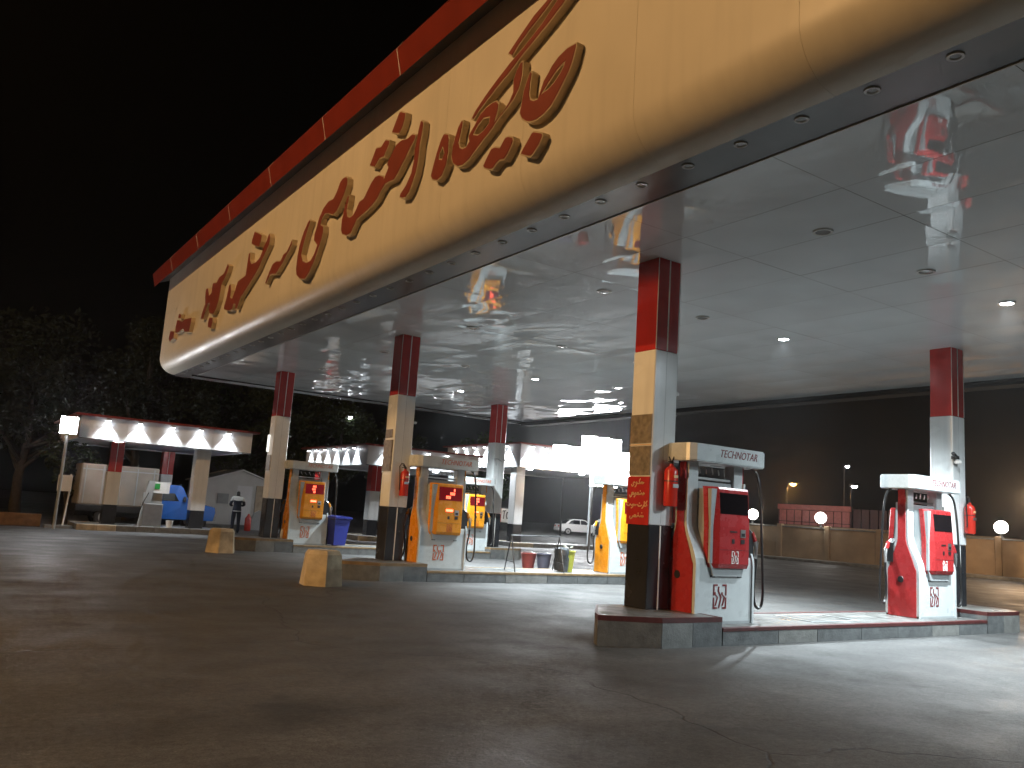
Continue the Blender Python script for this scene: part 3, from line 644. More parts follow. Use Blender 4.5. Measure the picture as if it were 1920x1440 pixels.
        lg = logo(x0+0.45, 0.89, 0.135, yf-0.001, 0); m = MB(); m.add(lg.v, lg.f, 0, False, Mx); m.build('emblem', podink, pod)
        lg = logo(0.50, 0.36, 0.26, -0.002, 0); m = MB(); m.add(lg.v, lg.f, 0, False, Mx); m.build('emblem', ink, t)
        m = MB()
        for xx in (0.31, 0.84): m.box((xx, -0.008, 0.615), (xx+0.085, 0.006, 0.64), M=Mx)
        m.build('latch_pair', M_dark, t)
        # nozzle boot, nozzle and hose at the right end of this face
        m = MB(); m.prism([(PW-0.17, 0.86), (PW+0.02, 0.90), (PW+0.02, 1.22), (PW-0.10, 1.30), (PW-0.17, 1.20)], 0.02, 0.13, 'y', M=Mx); m.build('nozzle_boot', M_dark, t)
        m = MB(); m.tube([(PW-0.06, 0.06, 1.28), (PW+0.03, 0.03, 1.19), (PW+0.07, 0.02, 1.02), (PW+0.09, 0.03, 0.88)], [0.022, 0.03, 0.028, 0.02], 8, M=Mx); m.tube([(PW+0.03, 0.03, 1.20), (PW+0.12, 0.025, 1.10), (PW+0.10, 0.025, 0.96)], 0.009, 6, M=Mx); nz = m.build('nozzle', M_steel, t)
        m = MB(); m.tube([(PW+0.0, 0.04, 1.24), (PW+0.05, 0.025, 1.12)], 0.036, 8, M=Mx); m.build('nozzle_grip', colour, nz)
        hp = [(PW+0.10, 0.16, 2.16), (PW+0.17, 0.10, 2.05), (PW+0.20, 0.06, 1.7), (PW+0.215, 0.04, 1.2), (PW+0.235, 0.03, 0.75), (PW+0.24, 0.02, 0.42), (PW+0.20, 0.01, 0.24), (PW+0.12, 0.01, 0.20), (PW+0.05, 0.01, 0.28), (PW+0.035, 0.015, 0.5), (PW+0.08, 0.025, 0.75), (PW+0.09, 0.03, 0.88)]
        # smooth the hose
        sp = []
        for i in range(len(hp)-1):
            p0, p1, p2, p3 = [Vector(hp[max(0, min(len(hp)-1, i+d))]) for d in (-1, 0, 1, 2)]
            for q in range(4):
                tt = q/4; sp.append(0.5*((2*p1)+(-p0+p2)*tt+(2*p0-5*p1+4*p2-p3)*tt*tt+(-p0+3*p1-3*p2+p3)*tt**3))
        sp.append(Vector(hp[-1]))
        m = MB(); m.tube(sp, 0.019, 8, M=Mx); m.build('hose', M_black, t)
    m = MB()
    for k in range(5): m.tube([(0.30+k*0.13, PD/2-0.02, 2.10-0.02*(k % 2)), (0.37+k*0.13, PD/2+0.03, 2.02)], 0.012, 5)
    m.box((0.24, PD/2-0.04, 1.93), (PW-0.24, PD/2+0.04, 1.96)); m.build('pipework', M_steel, t)
    return t
dg1 = [('8', .36, .20, .05), ('000', .27, .12, .055), ('000', .17, .04, .055)]
dg1 = [(a, b, c+0.17, d) for a, b, c, d in dg1]
dg2 = [('000', .22, .36, .05), ('000', .20, .28, .05), ('00', .24, .20, .05)]
dg3 = [('0000', .2, .36, .055), ('0000', .2, .28, .055), ('00', .2, .2, .055)]
YFR = [y-0.40 for y in CY]
make_pump('red and white fuel pump beside the nearest column, fire extinguisher at its left', M_pred, M_ink, M_joint, False, None, 8.47, YFR[0], 'red fuel pumps')
make_pump('red and white fuel pump at the right end of the near island', M_pred, M_ink, M_joint, False, None, 13.80, YFR[0], 'red fuel pumps')
make_pump('yellow and white fuel pump with lit red display on the middle island', M_pyel, M_orange_ink, M_orange_ink, True, dg1, 8.56, YFR[1], 'yellow fuel pumps')
make_pump('yellow pump seen side on beside the nearest column', M_pyel, M_orange_ink, M_orange_ink, True, dg1, 13.86, YFR[1], 'yellow fuel pumps')
make_pump('yellow fuel pump with lit display next to the blue wheeled bin', M_pyel, M_orange_ink, M_orange_ink, True, dg2, 8.56, YFR[2], 'yellow fuel pumps')
make_pump('smallest yellow pump, its lit display beside the rear column', M_pyel, M_orange_ink, M_orange_ink, True, dg3, 14.20, YFR[2], 'yellow fuel pumps')
# ------------------------------------------------------------------ fire extinguishers
def extinguisher(label, x, y, z, hose_side=1, flat=False):
    t = thing('fire_extinguisher', label, 'extinguisher', (x, y, z), 0, 'fire extinguishers hung on the columns')
    m = MB(); m.lathe([(0.0, 0.0), (0.088, 0.0), (0.095, 0.02), (0.095, 0.46), (0.085, 0.50), (0.05, 0.535), (0.028, 0.55), (0.028, 0.575), (0.0, 0.575)], n=20); b = m.build('cylinder', M_ext, t)
    m = MB(); m.lathe([(0.0966, 0.33), (0.0966, 0.345)], n=20); m.build('strap', M_dark, b)
    m = MB(); m.lathe([(0.0, 0.0), (0.026, 0.0), (0.026, 0.04), (0.0, 0.04)], (0, 0, 0.575), 10); m.tube([(-0.02, -0.01, 0.605), (-0.10, -0.05, 0.66)], 0.010, 6); m.tube([(-0.02, -0.01, 0.60), (-0.11, -0.05, 0.60)], 0.009, 6); m.build('valve_lever', M_dark, t)
    s = hose_side
    m = MB(); m.tube([(0.01, 0, 0.60), (0.05*s, 0, 0.68), (0.10*s, -0.01, 0.69), (0.145*s, -0.01, 0.62), (0.135*s, -0.01, 0.50), (0.115*s, -0.01, 0.3), (0.112*s, -0.01, 0.12)], 0.011, 8); m.build('hose', M_black, t)
    m = MB(); m.box((-0.05, -0.0975, 0.25), (0.05, -0.09, 0.30)); m.box((-0.03, 0.085, 0.40), (0.03, 0.112, 0.46)); m.build('bracket', M_steel, t)
    m = MB(); m.prism([(-0.035, 0.385), (0.035, 0.385), (0.035, 0.42), (-0.035, 0.42)], -0.0985, -0.088, 'y'); m.build('label_sticker', M_gold, t)
    return t
extinguisher('red fire extinguisher on the nearest column beside a red pump', CX1+0.27, CY[0]-0.115, 1.74, 1)
extinguisher('red fire extinguisher on the second front column', CX1+0.27, CY[1]-0.115, 1.72, -1)
extinguisher('red fire extinguisher on the right hand column behind the far red pump', CX2+0.36, CY[0]-0.115, 1.70, -1)

# ------------------------------------------------------------------ concrete blocks and small things
def bollard(label, x, y, r, h, rot):
    m = MB(); n = 6
    vs = []; fs = []
    for (rr, z) in ((r, 0), (r*0.98, 0.08), (r*0.86, h-0.07), (r*0.74, h)):
        for k in range(n):
            a = rot + 2*math.pi*k/n; vs.append((rr*math.cos(a), rr*math.sin(a), z))
    for q in range(3):
        for k in range(n): fs.append((q*n+k, q*n+(k+1) % n, (q+1)*n+(k+1) % n, (q+1)*n+k))
    fs += [tuple(range(n-1, -1, -1)), tuple(range(3*n, 4*n))]
    m.add(vs, fs); o = m.build('concrete_block', M_concrete, None, (x, y, 0)); return tag(o, label, 'bollard', 'concrete guard blocks')
bollard('cream hexagonal concrete block standing before the middle island', 6.02, 14.75, 0.40, 0.62, 0.35)
bollard('brown concrete block standing before the far island', 6.40, 22.7, 0.40, 0.62, 0.15)

def wheelie(label, x, y, z, h, m1, rot):
    t = thing('wheeled_bin', label, 'bin', (x, y, z), rot)
    m = MB(); vs = []; fs = []
    for (w, d, zz) in ((0.20, 0.20, 0.03), (0.26, 0.27, h*0.88), (0.29, 0.30, h*0.9), (0.29, 0.30, h*0.93)):
        for sx, sy in ((-1,-1),(1,-1),(1,1),(-1,1)): vs.append((sx*w, sy*d, zz))
    for q in range(3):
        for k in range(4): fs.append((q*4+k, q*4+(k+1) % 4, q*4+4+(k+1) % 4, q*4+4+k))
    fs += [(3,2,1,0), (12,13,14,15)]; m.add(vs, fs); m.build('tub', m1, t)
    m = MB(); m.prism([(-0.31, h*0.935), (0.31, h*0.935), (0.27, h*0.99), (0.0, h*1.02), (-0.27, h*0.99)], -0.33, 0.33, 'y'); m.build('lid', m1, t)
    m = MB(); m.tube([(-0.25, 0.34, h*0.94), (0.25, 0.34, h*0.94)], 0.018, 8); m.build('handle', m1, t)
    for s in (-1, 1):
        m = MB(); m.tube([(s*0.19, 0.22, 0.10), (s*0.25, 0.22, 0.10)], 0.10, 14); m.build('wheel', M_black, t)
    return t
wheelie('blue wheeled rubbish bin on the far island', 10.02, CY[2]-0.46, ISL, 0.87, M_blue, 0.2)
# bottle by the far column
m = MB(); m.lathe([(0.0,0),(0.04,0.0),(0.043,0.02),(0.043,0.20),(0.02,0.25),(0.016,0.28),(0.0,0.28)], n=12); t = m.build('bottle', M_white, None, (CX1+0.52, CY[2]-0.06, PED)); tag(t, 'small white bottle at the foot of the farthest front column', 'bottle')
# overfilled yellow bin with a bag
M_olive = mat('yellow_green_bin', (0.30, 0.30, 0.04), 0.5, var=0.2)
M_bag = mat('bin_bag', (0.045, 0.05, 0.055), 0.3, var=0.3, vscale=12, bump=0.8, bscale=14)
t = thing('litter_bin', 'yellow litter bin overflowing, with a dark bag hung over its side', 'bin', (12.72, CY[1]-0.14, ISL))
m = MB(); m.lathe([(0.0,0),(0.17,0.0),(0.22,0.46),(0.235,0.47),(0.235,0.50),(0.205,0.50),(0.19,0.3),(0.0,0.3)], n=18); m.build('tub', M_olive, t)
m = MB(); vs = []; fs = []; rb = random.Random(5); nn = 14
for i, zz in enumerate((0.02, 0.15, 0.30, 0.44, 0.53, 0.56)):
    for k in range(nn):
        a = 2*math.pi*k/nn; rr = (0.20, 0.215, 0.235, 0.25, 0.22, 0.10)[i]*rb.uniform(0.88, 1.1); vs.append((-0.13 + 0.62*rr*math.cos(a), rr*math.sin(a), zz+rb.uniform(-.02,.02)))
for i in range(5):
    for k in range(nn): fs.append((i*nn+k, i*nn+(k+1) % nn, i*nn+nn+(k+1) % nn, i*nn+nn+k))
fs.append(tuple(range(5*nn, 6*nn))); m.add(vs, fs, 0, True); m.build('bag', M_bag, t)
m = MB()
for k in range(9):
    a, r_ = rb.uniform(0, 6.28), rb.uniform(0, 0.13); c = Vector((r_*math.cos(a)+0.05, r_*math.sin(a), 0.52+rb.uniform(0, .08)))
    m.add([c+Vector((rb.uniform(-.06,.06), rb.uniform(-.06,.06), rb.uniform(-.04,.05))) for _ in range(4)], [(0,1,2),(0,2,3),(0,3,1),(1,3,2)])
m.build('litter', M_white, t)
# folding trestle barrier
t = thing('trestle_barrier', 'thin black folding trestle barrier on the middle island', 'barrier', (11.7, CY[1]-0.35, ISL))
m = MB(); m.tube([(-0.72, 0.02, 0.80), (0.66, 0.02, 0.82)], 0.014, 8); m.build('top_bar', M_dark, t)
for s in (-0.72, 0.66):
    for q in (-1, 1):
        m = MB(); m.tube([(s, 0.02, 0.81), (s+0.10*q*(1 if s < 0 else 1), 0.02+0.36*q, 0.0)], 0.014, 8); m.build('leg', M_dark, t)
    m = MB(); m.tube([(s-0.07, -0.24, 0.22), (s+0.07, 0.26, 0.22)], 0.009, 6); m.build('brace', M_dark, t)
# sand buckets
M_bucket = mat('bucket_red', (0.20, 0.035, 0.03), 0.5, var=0.15); M_bucket2 = mat('bucket_slate', (0.08, 0.08, 0.11), 0.5, var=0.15)
for x, y, mm, lb in ((14.25, 19.8, M_bucket, 'leftmost of three sand buckets, dull red'), (14.75, 19.75, M_bucket2, 'dark slate sand bucket between the two red ones'), (15.45, 19.75, M_bucket, 'rightmost of three sand buckets, dull red')):
    t = thing('sand_bucket', lb, 'bucket', (x, y, 0), 0, 'sand buckets behind the middle island')
    m = MB(); m.lathe([(0.0,0),(0.16,0.0),(0.215,0.40),(0.23,0.41),(0.23,0.43),(0.205,0.43),(0.20,0.36),(0.0,0.36)], n=18); m.build('pail', mm, t)
    m = MB(); m.tube([(-0.22,0,0.42),(-0.17,0.10,0.46),(0,0.16,0.48),(0.17,0.10,0.46),(0.22,0,0.42)], 0.008, 6); m.build('handle', M_steel, t)

# ------------------------------------------------------------------ small kiosk canopies
M_kwhite = mat('kiosk_fascia_white', (0.72, 0.73, 0.74), 0.35, var=0.05)
M_klens = mat('kiosk_soffit_lens', (1,1,1), .5, emit=(0.92,0.96,1.0), estr=260)
M_washlens = mat('wash_lens', (1,1,1), 0.5, emit=(0.9, 0.95, 1.0), estr=60)
wl_me = MB(); wl_me.box((-0.07,-0.06,-0.04),(0.07,0.06,0.05), bev=0.01); wl_me.tube([(0,0.02,0.03),(0,0.155,0.05)], 0.014, 6); wl_me = wl_me.mesh('wash_light', M_pgrey)
wn_me = MB(); wn_me.box((-0.055,-0.05,-0.052),(0.055,0.05,-0.042)); wn_me = wn_me.mesh('wash_lens', M_washlens)
def kiosk(label, x0, x1, y0, y1, z0, z1, front, left, power):
    t = thing('kiosk_canopy', label, 'canopy', ((x0+x1)/2, (y0+y1)/2, z0), 0, 'small side canopies with wash lights')
    ox, oy = (x0+x1)/2, (y0+y1)/2
    def bb(nm, a, b, mm, bev=0.0): m = MB(); m.box((a[0]-ox, a[1]-oy, a[2]-z0), (b[0]-ox, b[1]-oy, b[2]-z0), bev=bev); return m.build(nm, mm, t)
    # fascia in panels on the two visible sides
    n = max(2, round((x1-x0)/1.5))
    for k in range(n): bb('fascia_panel', (x0+(x1-x0)*k/n+.004, y0, z0), (x0+(x1-x0)*(k+1)/n-.004, y0+0.05, z1), M_kwhite)
    n = max(2, round((y1-y0)/1.5))
    for k in range(n): bb('fascia_panel', (x0, y0+0.055+(y1-y0-.06)*k/n+.004, z0), (x0+0.05, y0+0.055+(y1-y0-.06)*(k+1)/n-.004, z1), M_kwhite)
    bb('rear_fascia', (x1-0.05, y0+0.055, z0), (x1, y1, z1), M_kwhite); bb('rear_fascia', (x0+0.055, y1-0.05, z0), (x1-0.055, y1, z1), M_kwhite)
    bb('soffit', (x0+0.06, y0+0.06, z0+0.05), (x1-0.06, y1-0.06, z0+0.09), M_kwhite)
    for q in (0.25, 0.75):
        m = MB(); m.lathe([(0, -.01), (.12, -.01), (.14, .04), (0, .04)], (x0+(x1-x0)*q-ox, y0+1.5-oy, 0.03), 14); m.build('soffit_light', M_klens, t)
    bb('roof_cap', (x0-0.22, y0-0.22, z1), (x1+0.22, y1+0.22, z1+0.07), M_redtrim, 0.02)
    bb('edge_bead', (x0-0.012, y0-0.012, z0-0.02), (x1+0.012, y0-0.001, z0+0.012), M_chrome)
    for (side, xs) in (('f', front), ('l', left)):
        for u in xs:
            lc = (u-ox, y0-0.16-oy, z1-0.07-z0) if side == 'f' else (x0-0.16-ox, u-oy, z1-0.07-z0)
            o = link('wash_light', wl_me, t, lc, 0 if side == 'f' else -math.pi/2); link('lens', wn_me, o)
            rot = (math.radians(14), 0, 0) if side == 'f' else (0, math.radians(-14), 0)
            light('wash_lamp', 'SPOT', (0, 0, -0.06), power, (0.88, 0.94, 1.0), o, spot_size=math.radians(92), spot_blend=0.6, shadow_soft_size=0.03, rot=(math.radians(6), 0, 0))
    return t
def kcol(label, x, y, z1, zr, zw, w=0.45, red=True):
    c = thing('kiosk_column', label, 'column', (x, y, 0.12), 0, 'columns of the side canopies'); m = MB(); h = z1-0.12
    m.box((0,0,0),(w,w,zw), bev=.01); m.build('charcoal_cladding', M_char, c)
    m = MB(); m.box((-.004,-.004,zw+.003),(w+.004,w+.004,zr), bev=.01); m.build('white_cladding', M_white, c)
    m = MB(); m.box((0,0,zr+.003),(w,w,h), bev=.01); m.build('red_cladding', M_red if red else M_white, c)
    m = MB(); m.box((w*.48,-.006,zr+.02),(w*.48+.015,.003,h)); m.build('joint_strip', M_joint, c)
    return c
kiosk('small white canopy at far left with five wash lights and red roof edge', 3.85, 9.75, 32.0, 38.0, 3.10, 3.86, (4.68, 5.71, 6.80, 7.79, 8.80), (), 260)
kiosk('middle side canopy whose left face carries six wash lights', 15.0, 20.6, 33.0, 40.2, 3.16, 3.98, (15.85, 16.85, 17.85, 18.8), (34.1, 35.2, 36.3, 37.4, 38.5, 39.5), 260)
kiosk('dazzling side canopy right of centre behind the folding barrier', 22.9, 29.6, 33.0, 40.0, 3.75, 4.85, (23.5, 24.3, 25.1, 25.9, 26.7, 27.5, 28.3, 29.1), (34, 35, 36, 37, 38, 39), 1200)
kcol('red topped column of the far left canopy in front of the truck box', 5.05, 33.0, 3.12, 1.92, 0.75)
kcol('floodlit white column of the far left canopy by the blue bonnet', 7.92, 32.5, 3.12, 2.9, 0.72, 0.5, False)
kcol('red topped column of the far left canopy behind the truck cab', 7.75, 37.3, 3.12, 2.05, 0.75)
kcol('column of the middle side canopy seen past the blue bin', 14.35+0.75, 38.6, 3.18, 2.05, 0.8)
kcol('floodlit corner column of the middle side canopy', 15.45, 33.35, 3.18, 1.95, 0.72)
kcol('blazing white column of the dazzling canopy beside the rear column', 22.95, 33.3, 3.77, 3.2, 0.9, 0.5, False)
# floodlights: panel on a bracket
def flood(label, loc, aim, w, h, strength, pole=True, power=0):
    t = thing('floodlight', label, 'floodlight', (loc[0], loc[1], 0))
    m = MB(); d = (Vector(aim)-Vector(loc)).normalized(); q = d.to_track_quat('-Y', 'Z').to_matrix().to_4x4(); T = Matrix.Translation((0, 0, loc[2])) @ q
    m.box((-w/2-.03, 0.0, -h/2-.03), (w/2+.03, 0.12, h/2+.03), M=T, bev=0.02); m.build('housing', M_dark, t)
    e = mat('flood_lens', (1,1,1), 0.5, emit=(0.97, 0.98, 1.0), estr=strength)
    m = MB(); m.box((-w/2, -0.012, -h/2), (w/2, -0.002, h/2), M=T); m.build('lens', e, t)
    if pole: m = MB(); m.tube([(0.0, 0.1, 0.0), (0.0, 0.1, loc[2]+0.1)], 0.05, 10); m.build('pole', M_pgrey, t)
    return t
flood('blazing square floodlight on a pole left of the far left canopy', (3.45, 31.6, 3.45), (0, 0, 1.5), 0.50, 0.55, 150)
# central floodlight mast; extra lamp heads added to fill out its glare
t = thing('floodlight_mast', 'glaring cluster of floodlights on a mast over the dazzling canopy', 'floodlight', (27.0, 32.2, 0))
m = MB(); m.tube([(0, .35, 0), (0, .35, 5.6)], .09, 12); m.tube([(-3.0, .30, 4.5), (2.0, .30, 4.72)], .05, 8); m.build('mast', M_pgrey, t)
M_fl = mat('flood_cluster_lens', (1,1,1), 0.5, emit=(0.98, 0.98, 1.0), estr=50)
for (row, pz_, xa) in ((3, 5.28, -.55), (6, 4.66, -2.3), (6, 4.04, -2.1), (2, 3.42, .1)):
    for k in range(row):
        px_ = xa + k*0.80
        T = Matrix.Translation((px_, 0, pz_)) @ (Vector((4, 6, .5))-Vector((27+px_, 32.2, pz_))).normalized().to_track_quat('-Y', 'Z').to_matrix().to_4x4()
        m = MB(); m.box((-.39, 0, -.30), (.39, .16, .30), bev=.03, M=T); hs_ = m.build('lamp_housing', M_pgrey, t)
        m = MB(); m.box((-.37, -.012, -.28), (.37, -.002, .28), M=T); m.build('lens', M_fl, hs_)
# kiosk islands of separate stones
def kiosk_island(label, x0, x1, y0, y1, h):
    t = thing('kiosk_island', label, 'kerb island', ((x0+x1)/2, (y0+y1)/2, 0), 0, 'islands of the side canopies'); ox, oy = (x0+x1)/2, (y0+y1)/2
    m = MB(); m.box((x0+.15-ox, y0+.15-oy, 0), (x1-.15-ox, y1-.15-oy, h-0.01)); m.build('island_core', M_slab, t)
    Ms = [M_stone2, M_concrete, M_stone]
    for (ya, yb) in ((y0, y0+.145), (y1-.145, y1)):
        x = x0; k = 0
        while x < x1-0.05:
            l = min(0.62, x1-x); m = MB(); m.box((x-ox+.005, ya-oy, 0), (x+l-ox-.005, yb-oy, h), bev=0.01); m.build('kerb_stone', Ms[0] if k > 1 else Ms[1], t); x += l; k += 1
    for (xa, xb) in ((x0, x0+.145), (x1-.145, x1)):
        y = y0+.15
        while y < y1-.2:
            l = min(0.62, y1-.15-y); m = MB(); m.box((xa-ox, y-oy+.005, 0), (xb-ox, y+l-oy-.005, h), bev=0.01); m.build('kerb_stone', M_stone2, t); y += l
    return t
kiosk_island('stone edged island under the far left canopy', 4.15, 8.95, 31.9, 34.2, 0.20)
kiosk_island('stone edged island under the middle side canopy', 14.6, 20.0, 32.2, 34.4, 0.20)
kiosk_island('stone edged island under the dazzling canopy', 22.4, 28.5, 32.5, 34.6, 0.20)
# silver dispenser with sign
t = thing('silver_dispenser', 'plain silver dispenser with a white and green sign plate above it', 'dispenser', (6.55, 32.35, 0.19))
m = MB(); m.box((-.33,-.2,0),(.33,.2,.82), bev=.02); m.build('cabinet', M_steel, t)
m = MB(); m.prism([(-.42,0.0),(-.20,0.0),(-.02,1.45),(-.02,1.62),(-.22,1.62)], -.12, .12, 'y'); m.build('slanted_post', M_pgrey, t)
m = MB(); m.box((-.34,-.05,.82),(.30,.05,1.20)); m.build('upper_panel', M_pgrey, t)
m = MB(); m.box((-.12,-.10,1.20),(.50,-.06,1.60)); s_ = m.build('sign_plate', M_white, t)
m = MB(); m.box((-.02,-.108,1.34),(.16,-.10,1.54)); m.build('sign_mark', mat('green_print', (0.02, 0.25, 0.05), 0.5), s_)
m = MB(); m.tube([(-.20,-.16,1.2),(-.33,-.2,.9),(-.45,-.2,.5),(-.50,-.2,.35)], .018, 7); m.build('hose', M_black, t)
m = MB(); m.lathe([(0,0),(.10,0),(.13,.25),(.0,.25)], n=14); o = m.build('paint_bucket', M_white, None, (7.15, 32.1, 0.2)); tag(o, 'white bucket beside the silver dispenser', 'bucket')
# sign on a post
t = thing('post_sign', 'small blank white sign on a post at far left', 'sign', (3.75, 32.6, 0))
m = MB(); m.tube([(0.05,0,0),(0.12,0,1.2),(0.10,0,1.85)], .03, 8); m.build('post', M_white, t)
m = MB(); m.box((-.28,-.04,1.25),(.16,-.01,1.80), bev=.01); m.build('plate', M_white, t)
m = MB(); m.box((-.5,-.2,0),(.35,.2,.10)); m.build('base', M_stone2, t)
o = MB().box((-5.5, 33.2, 0), (3.2, 33.45, 0.42), bev=0.02).build('low_wall', mat('brown_render', (0.20, 0.12, 0.07), 0.85, var=0.3, bump=0.3), None); tag(o, 'low brown wall behind the white post sign', 'wall')

# ------------------------------------------------------------------ blue truck
M_tblue = mat('truck_blue', (0.012, 0.10, 0.42), 0.25, coat=0.4, var=0.05); M_tarp = mat('cargo_cover', (0.27, 0.24, 0.20), 0.75, var=0.15, vscale=2)
M_tyre = mat('tyre', (0.015, 0.015, 0.015), 0.8); M_rim = mat('wheel_rim', (0.45, 0.45, 0.46), 0.4, metal=0.6); M_win = mat('dark_window', (0.01, 0.012, 0.015), 0.06)
def wheel(t, x, y, r, w):
    m = MB(); m.tube([(x, y-w/2, r), (x, y-w/2+.03, r), (x, y+w/2-.03, r), (x, y+w/2, r)], [r*.9, r, r, r*.9], 20); o = m.build('wheel', M_tyre, t)
    m = MB(); m.tube([(x, y-w/2-.012, r), (x, y-w/2+.01, r)], [r*.60, r*.62], 16); m.build('rim', M_rim, o)
    m = MB(); m.tube([(x, y-w/2-.03, r), (x, y-w/2-.005, r)], r*.18, 10); m.build('hub', M_dark, o)
t = thing('pickup_truck', 'blue pickup truck with tall beige cargo cover at the far left canopy', 'truck', (6.9, 35.0, 0))
prof = [(0.35,.42),(2.55,.42),(2.62,.75),(2.58,.95),(2.1,1.05),(1.60,1.08),(1.30,1.66),(1.20,1.74),(0.42,1.74),(0.35,1.66)]
m = MB(); vs = []; n_ = len(prof)
for y_, ins in ((0, .04), (.06, 0), (1.56, 0), (1.62, .04)):
    for (a, b) in prof: vs.append((a + (0.02 if ins and a < 1 else -ins*.3), y_ + (0.14 if y_ < .8 else -.14)*(max(0, b-1.06)/.66), b-ins*.3))
fs = []
for q in range(3):
    for k in range(n_): fs.append((q*n_+k, q*n_+(k+1) % n_, (q+1)*n_+(k+1) % n_, (q+1)*n_+k))
fs += [tuple(range(n_-1,-1,-1)), tuple(range(3*n_, 4*n_))]
m.add(vs, fs); cab = m.build('cab', M_tblue, t)
m = MB(); m.prism([(0.55,1.12),(1.38,1.12),(1.08,1.58),(0.55,1.60)], 0.055, 0.07, 'y'); 
for k, v in enumerate(m.v): m.v[k] = (v[0], v[1] + 0.14*max(0, v[2]-1.06)/.66 - 0.02, v[2])
m.build('side_window', M_win, cab)
m = MB(); m.add([(1.50,.16,1.12),(1.50,1.46,1.12),(1.20,1.36,1.58),(1.20,.26,1.58)], [(0,1,2,3)]); 
for k, v in enumerate(m.v): m.v[k] = (v[0]+.035, v[1], v[2]+.02)
m.build('windscreen', M_win, cab)
m = MB(); m.box((2.50,.08,.42),(2.70,1.54,.60), bev=.03); m.build('bumper', M_rim, t)
for yy in (.18, 1.2): m = MB(); m.box((2.585,yy,.68),(2.62,yy+.22,.84), bev=.01); m.build('headlight', M_rim, t)
m = MB(); m.box((-2.5,.0,.55),(.28,1.62,.80), bev=.02); m.build('load_bed', M_dark, t)
m = MB(); m.box((-2.45,-.03,.80),(.30,1.65,2.32), bev=.05); m.build('cargo_cover', M_tarp, t)
m = MB()
for k in range(5): m.box((-2.3+k*.6,-.05,.85),(-2.26+k*.6,-.03,2.25))
m.box((-2.4,-.05,2.1),(.25,-.03,2.14)); m.build('cover_frame', M_pgrey, t)
m = MB(); m.box((-2.45,.3,.38),(2.4,1.3,.55)); m.build('chassis', M_dark, t)
m = MB(); m.box((1.30,-.12,1.10),(1.40,.0,1.30), bev=.02); m.build('mirror', M_dark, t)
for (a, b) in ((1.95,.12),(1.95,1.5),(-1.45,.12),(-1.45,1.5)): wheel(t, a, b, .36, .22)

# ------------------------------------------------------------------ white cabin
M_cabin = mat('cabin_sheet', (0.60, 0.60, 0.58), 0.5, var=0.08, vscale=2); M_wood = mat('pale_timber', (0.42, 0.34, 0.24), 0.7, var=0.2)
t = thing('site_cabin', 'small white gabled cabin behind the standing person', 'cabin', (11.6, 39.0, 0))
m = MB(); m.box((-1.6,0,0.18),(1.6,3.0,2.10)); m.prism([(-1.6,2.10),(1.6,2.10),(0,2.62)], 0.0, 3.0, 'y'); m.build('wall', M_cabin, t)
for s in (-1, 1):
    m = MB(); m.prism([(0,2.63),(s*1.75,2.06),(s*1.75,2.11),(0,2.70)], -.12, 3.1, 'y'); m.build('roof', M_white, t)
m = MB(); m.box((-1.7,-.4,0),(1.7,3.1,.18)); m.build('plinth', M_stone2, t)
m = MB(); m.box((-.15,-.03,.2),(.55,.0,1.95)); d_ = m.build('door', M_kwhite, t); m = MB(); m.box((-.08,-.07,1.0),(-.02,-.03,1.12)); m.build('handle', M_dark, d_)
m = MB(); m.box((-1.0,-.03,1.1),(-.5,.0,1.55)); m.build('notice_board', M_pgrey, t)
m = MB(); m.box((.72,-.06,.2),(1.6,.0,2.0)); pch = m.build('timber_panel', M_wood, t)
m = MB(); m.box((1.18,-.09,1.05),(1.46,-.06,1.72)); w_ = m.build('window', M_white, t); m = MB(); m.box((1.24,-.10,1.13),(1.40,-.09,1.64)); m.build('pane', M_win, w_)
m = MB(); m.lathe([(0,0),(.13,0),(.14,.05),(.14,.55),(.05,.68),(.03,.74),(0,.74)], n=14); o = m.build('extinguisher_trolley', M_ext, None, (11.55, 37.2, 0.18)); 
o.location.z = 0.0; tag(o, 'big red wheeled extinguisher standing before the white cabin', 'extinguisher')
m = MB(); m.prism([(-.32,0),(.32,0),(.32,.55),(.22,.78),(0,.9),(-.22,.78),(-.32,.55)], -.05, .05, 'y'); o = m.build('arched_board', M_pgrey, None, (12.35, 38.3, 0)); tag(o, 'dark arched board leaning by the cabin wall', 'board')

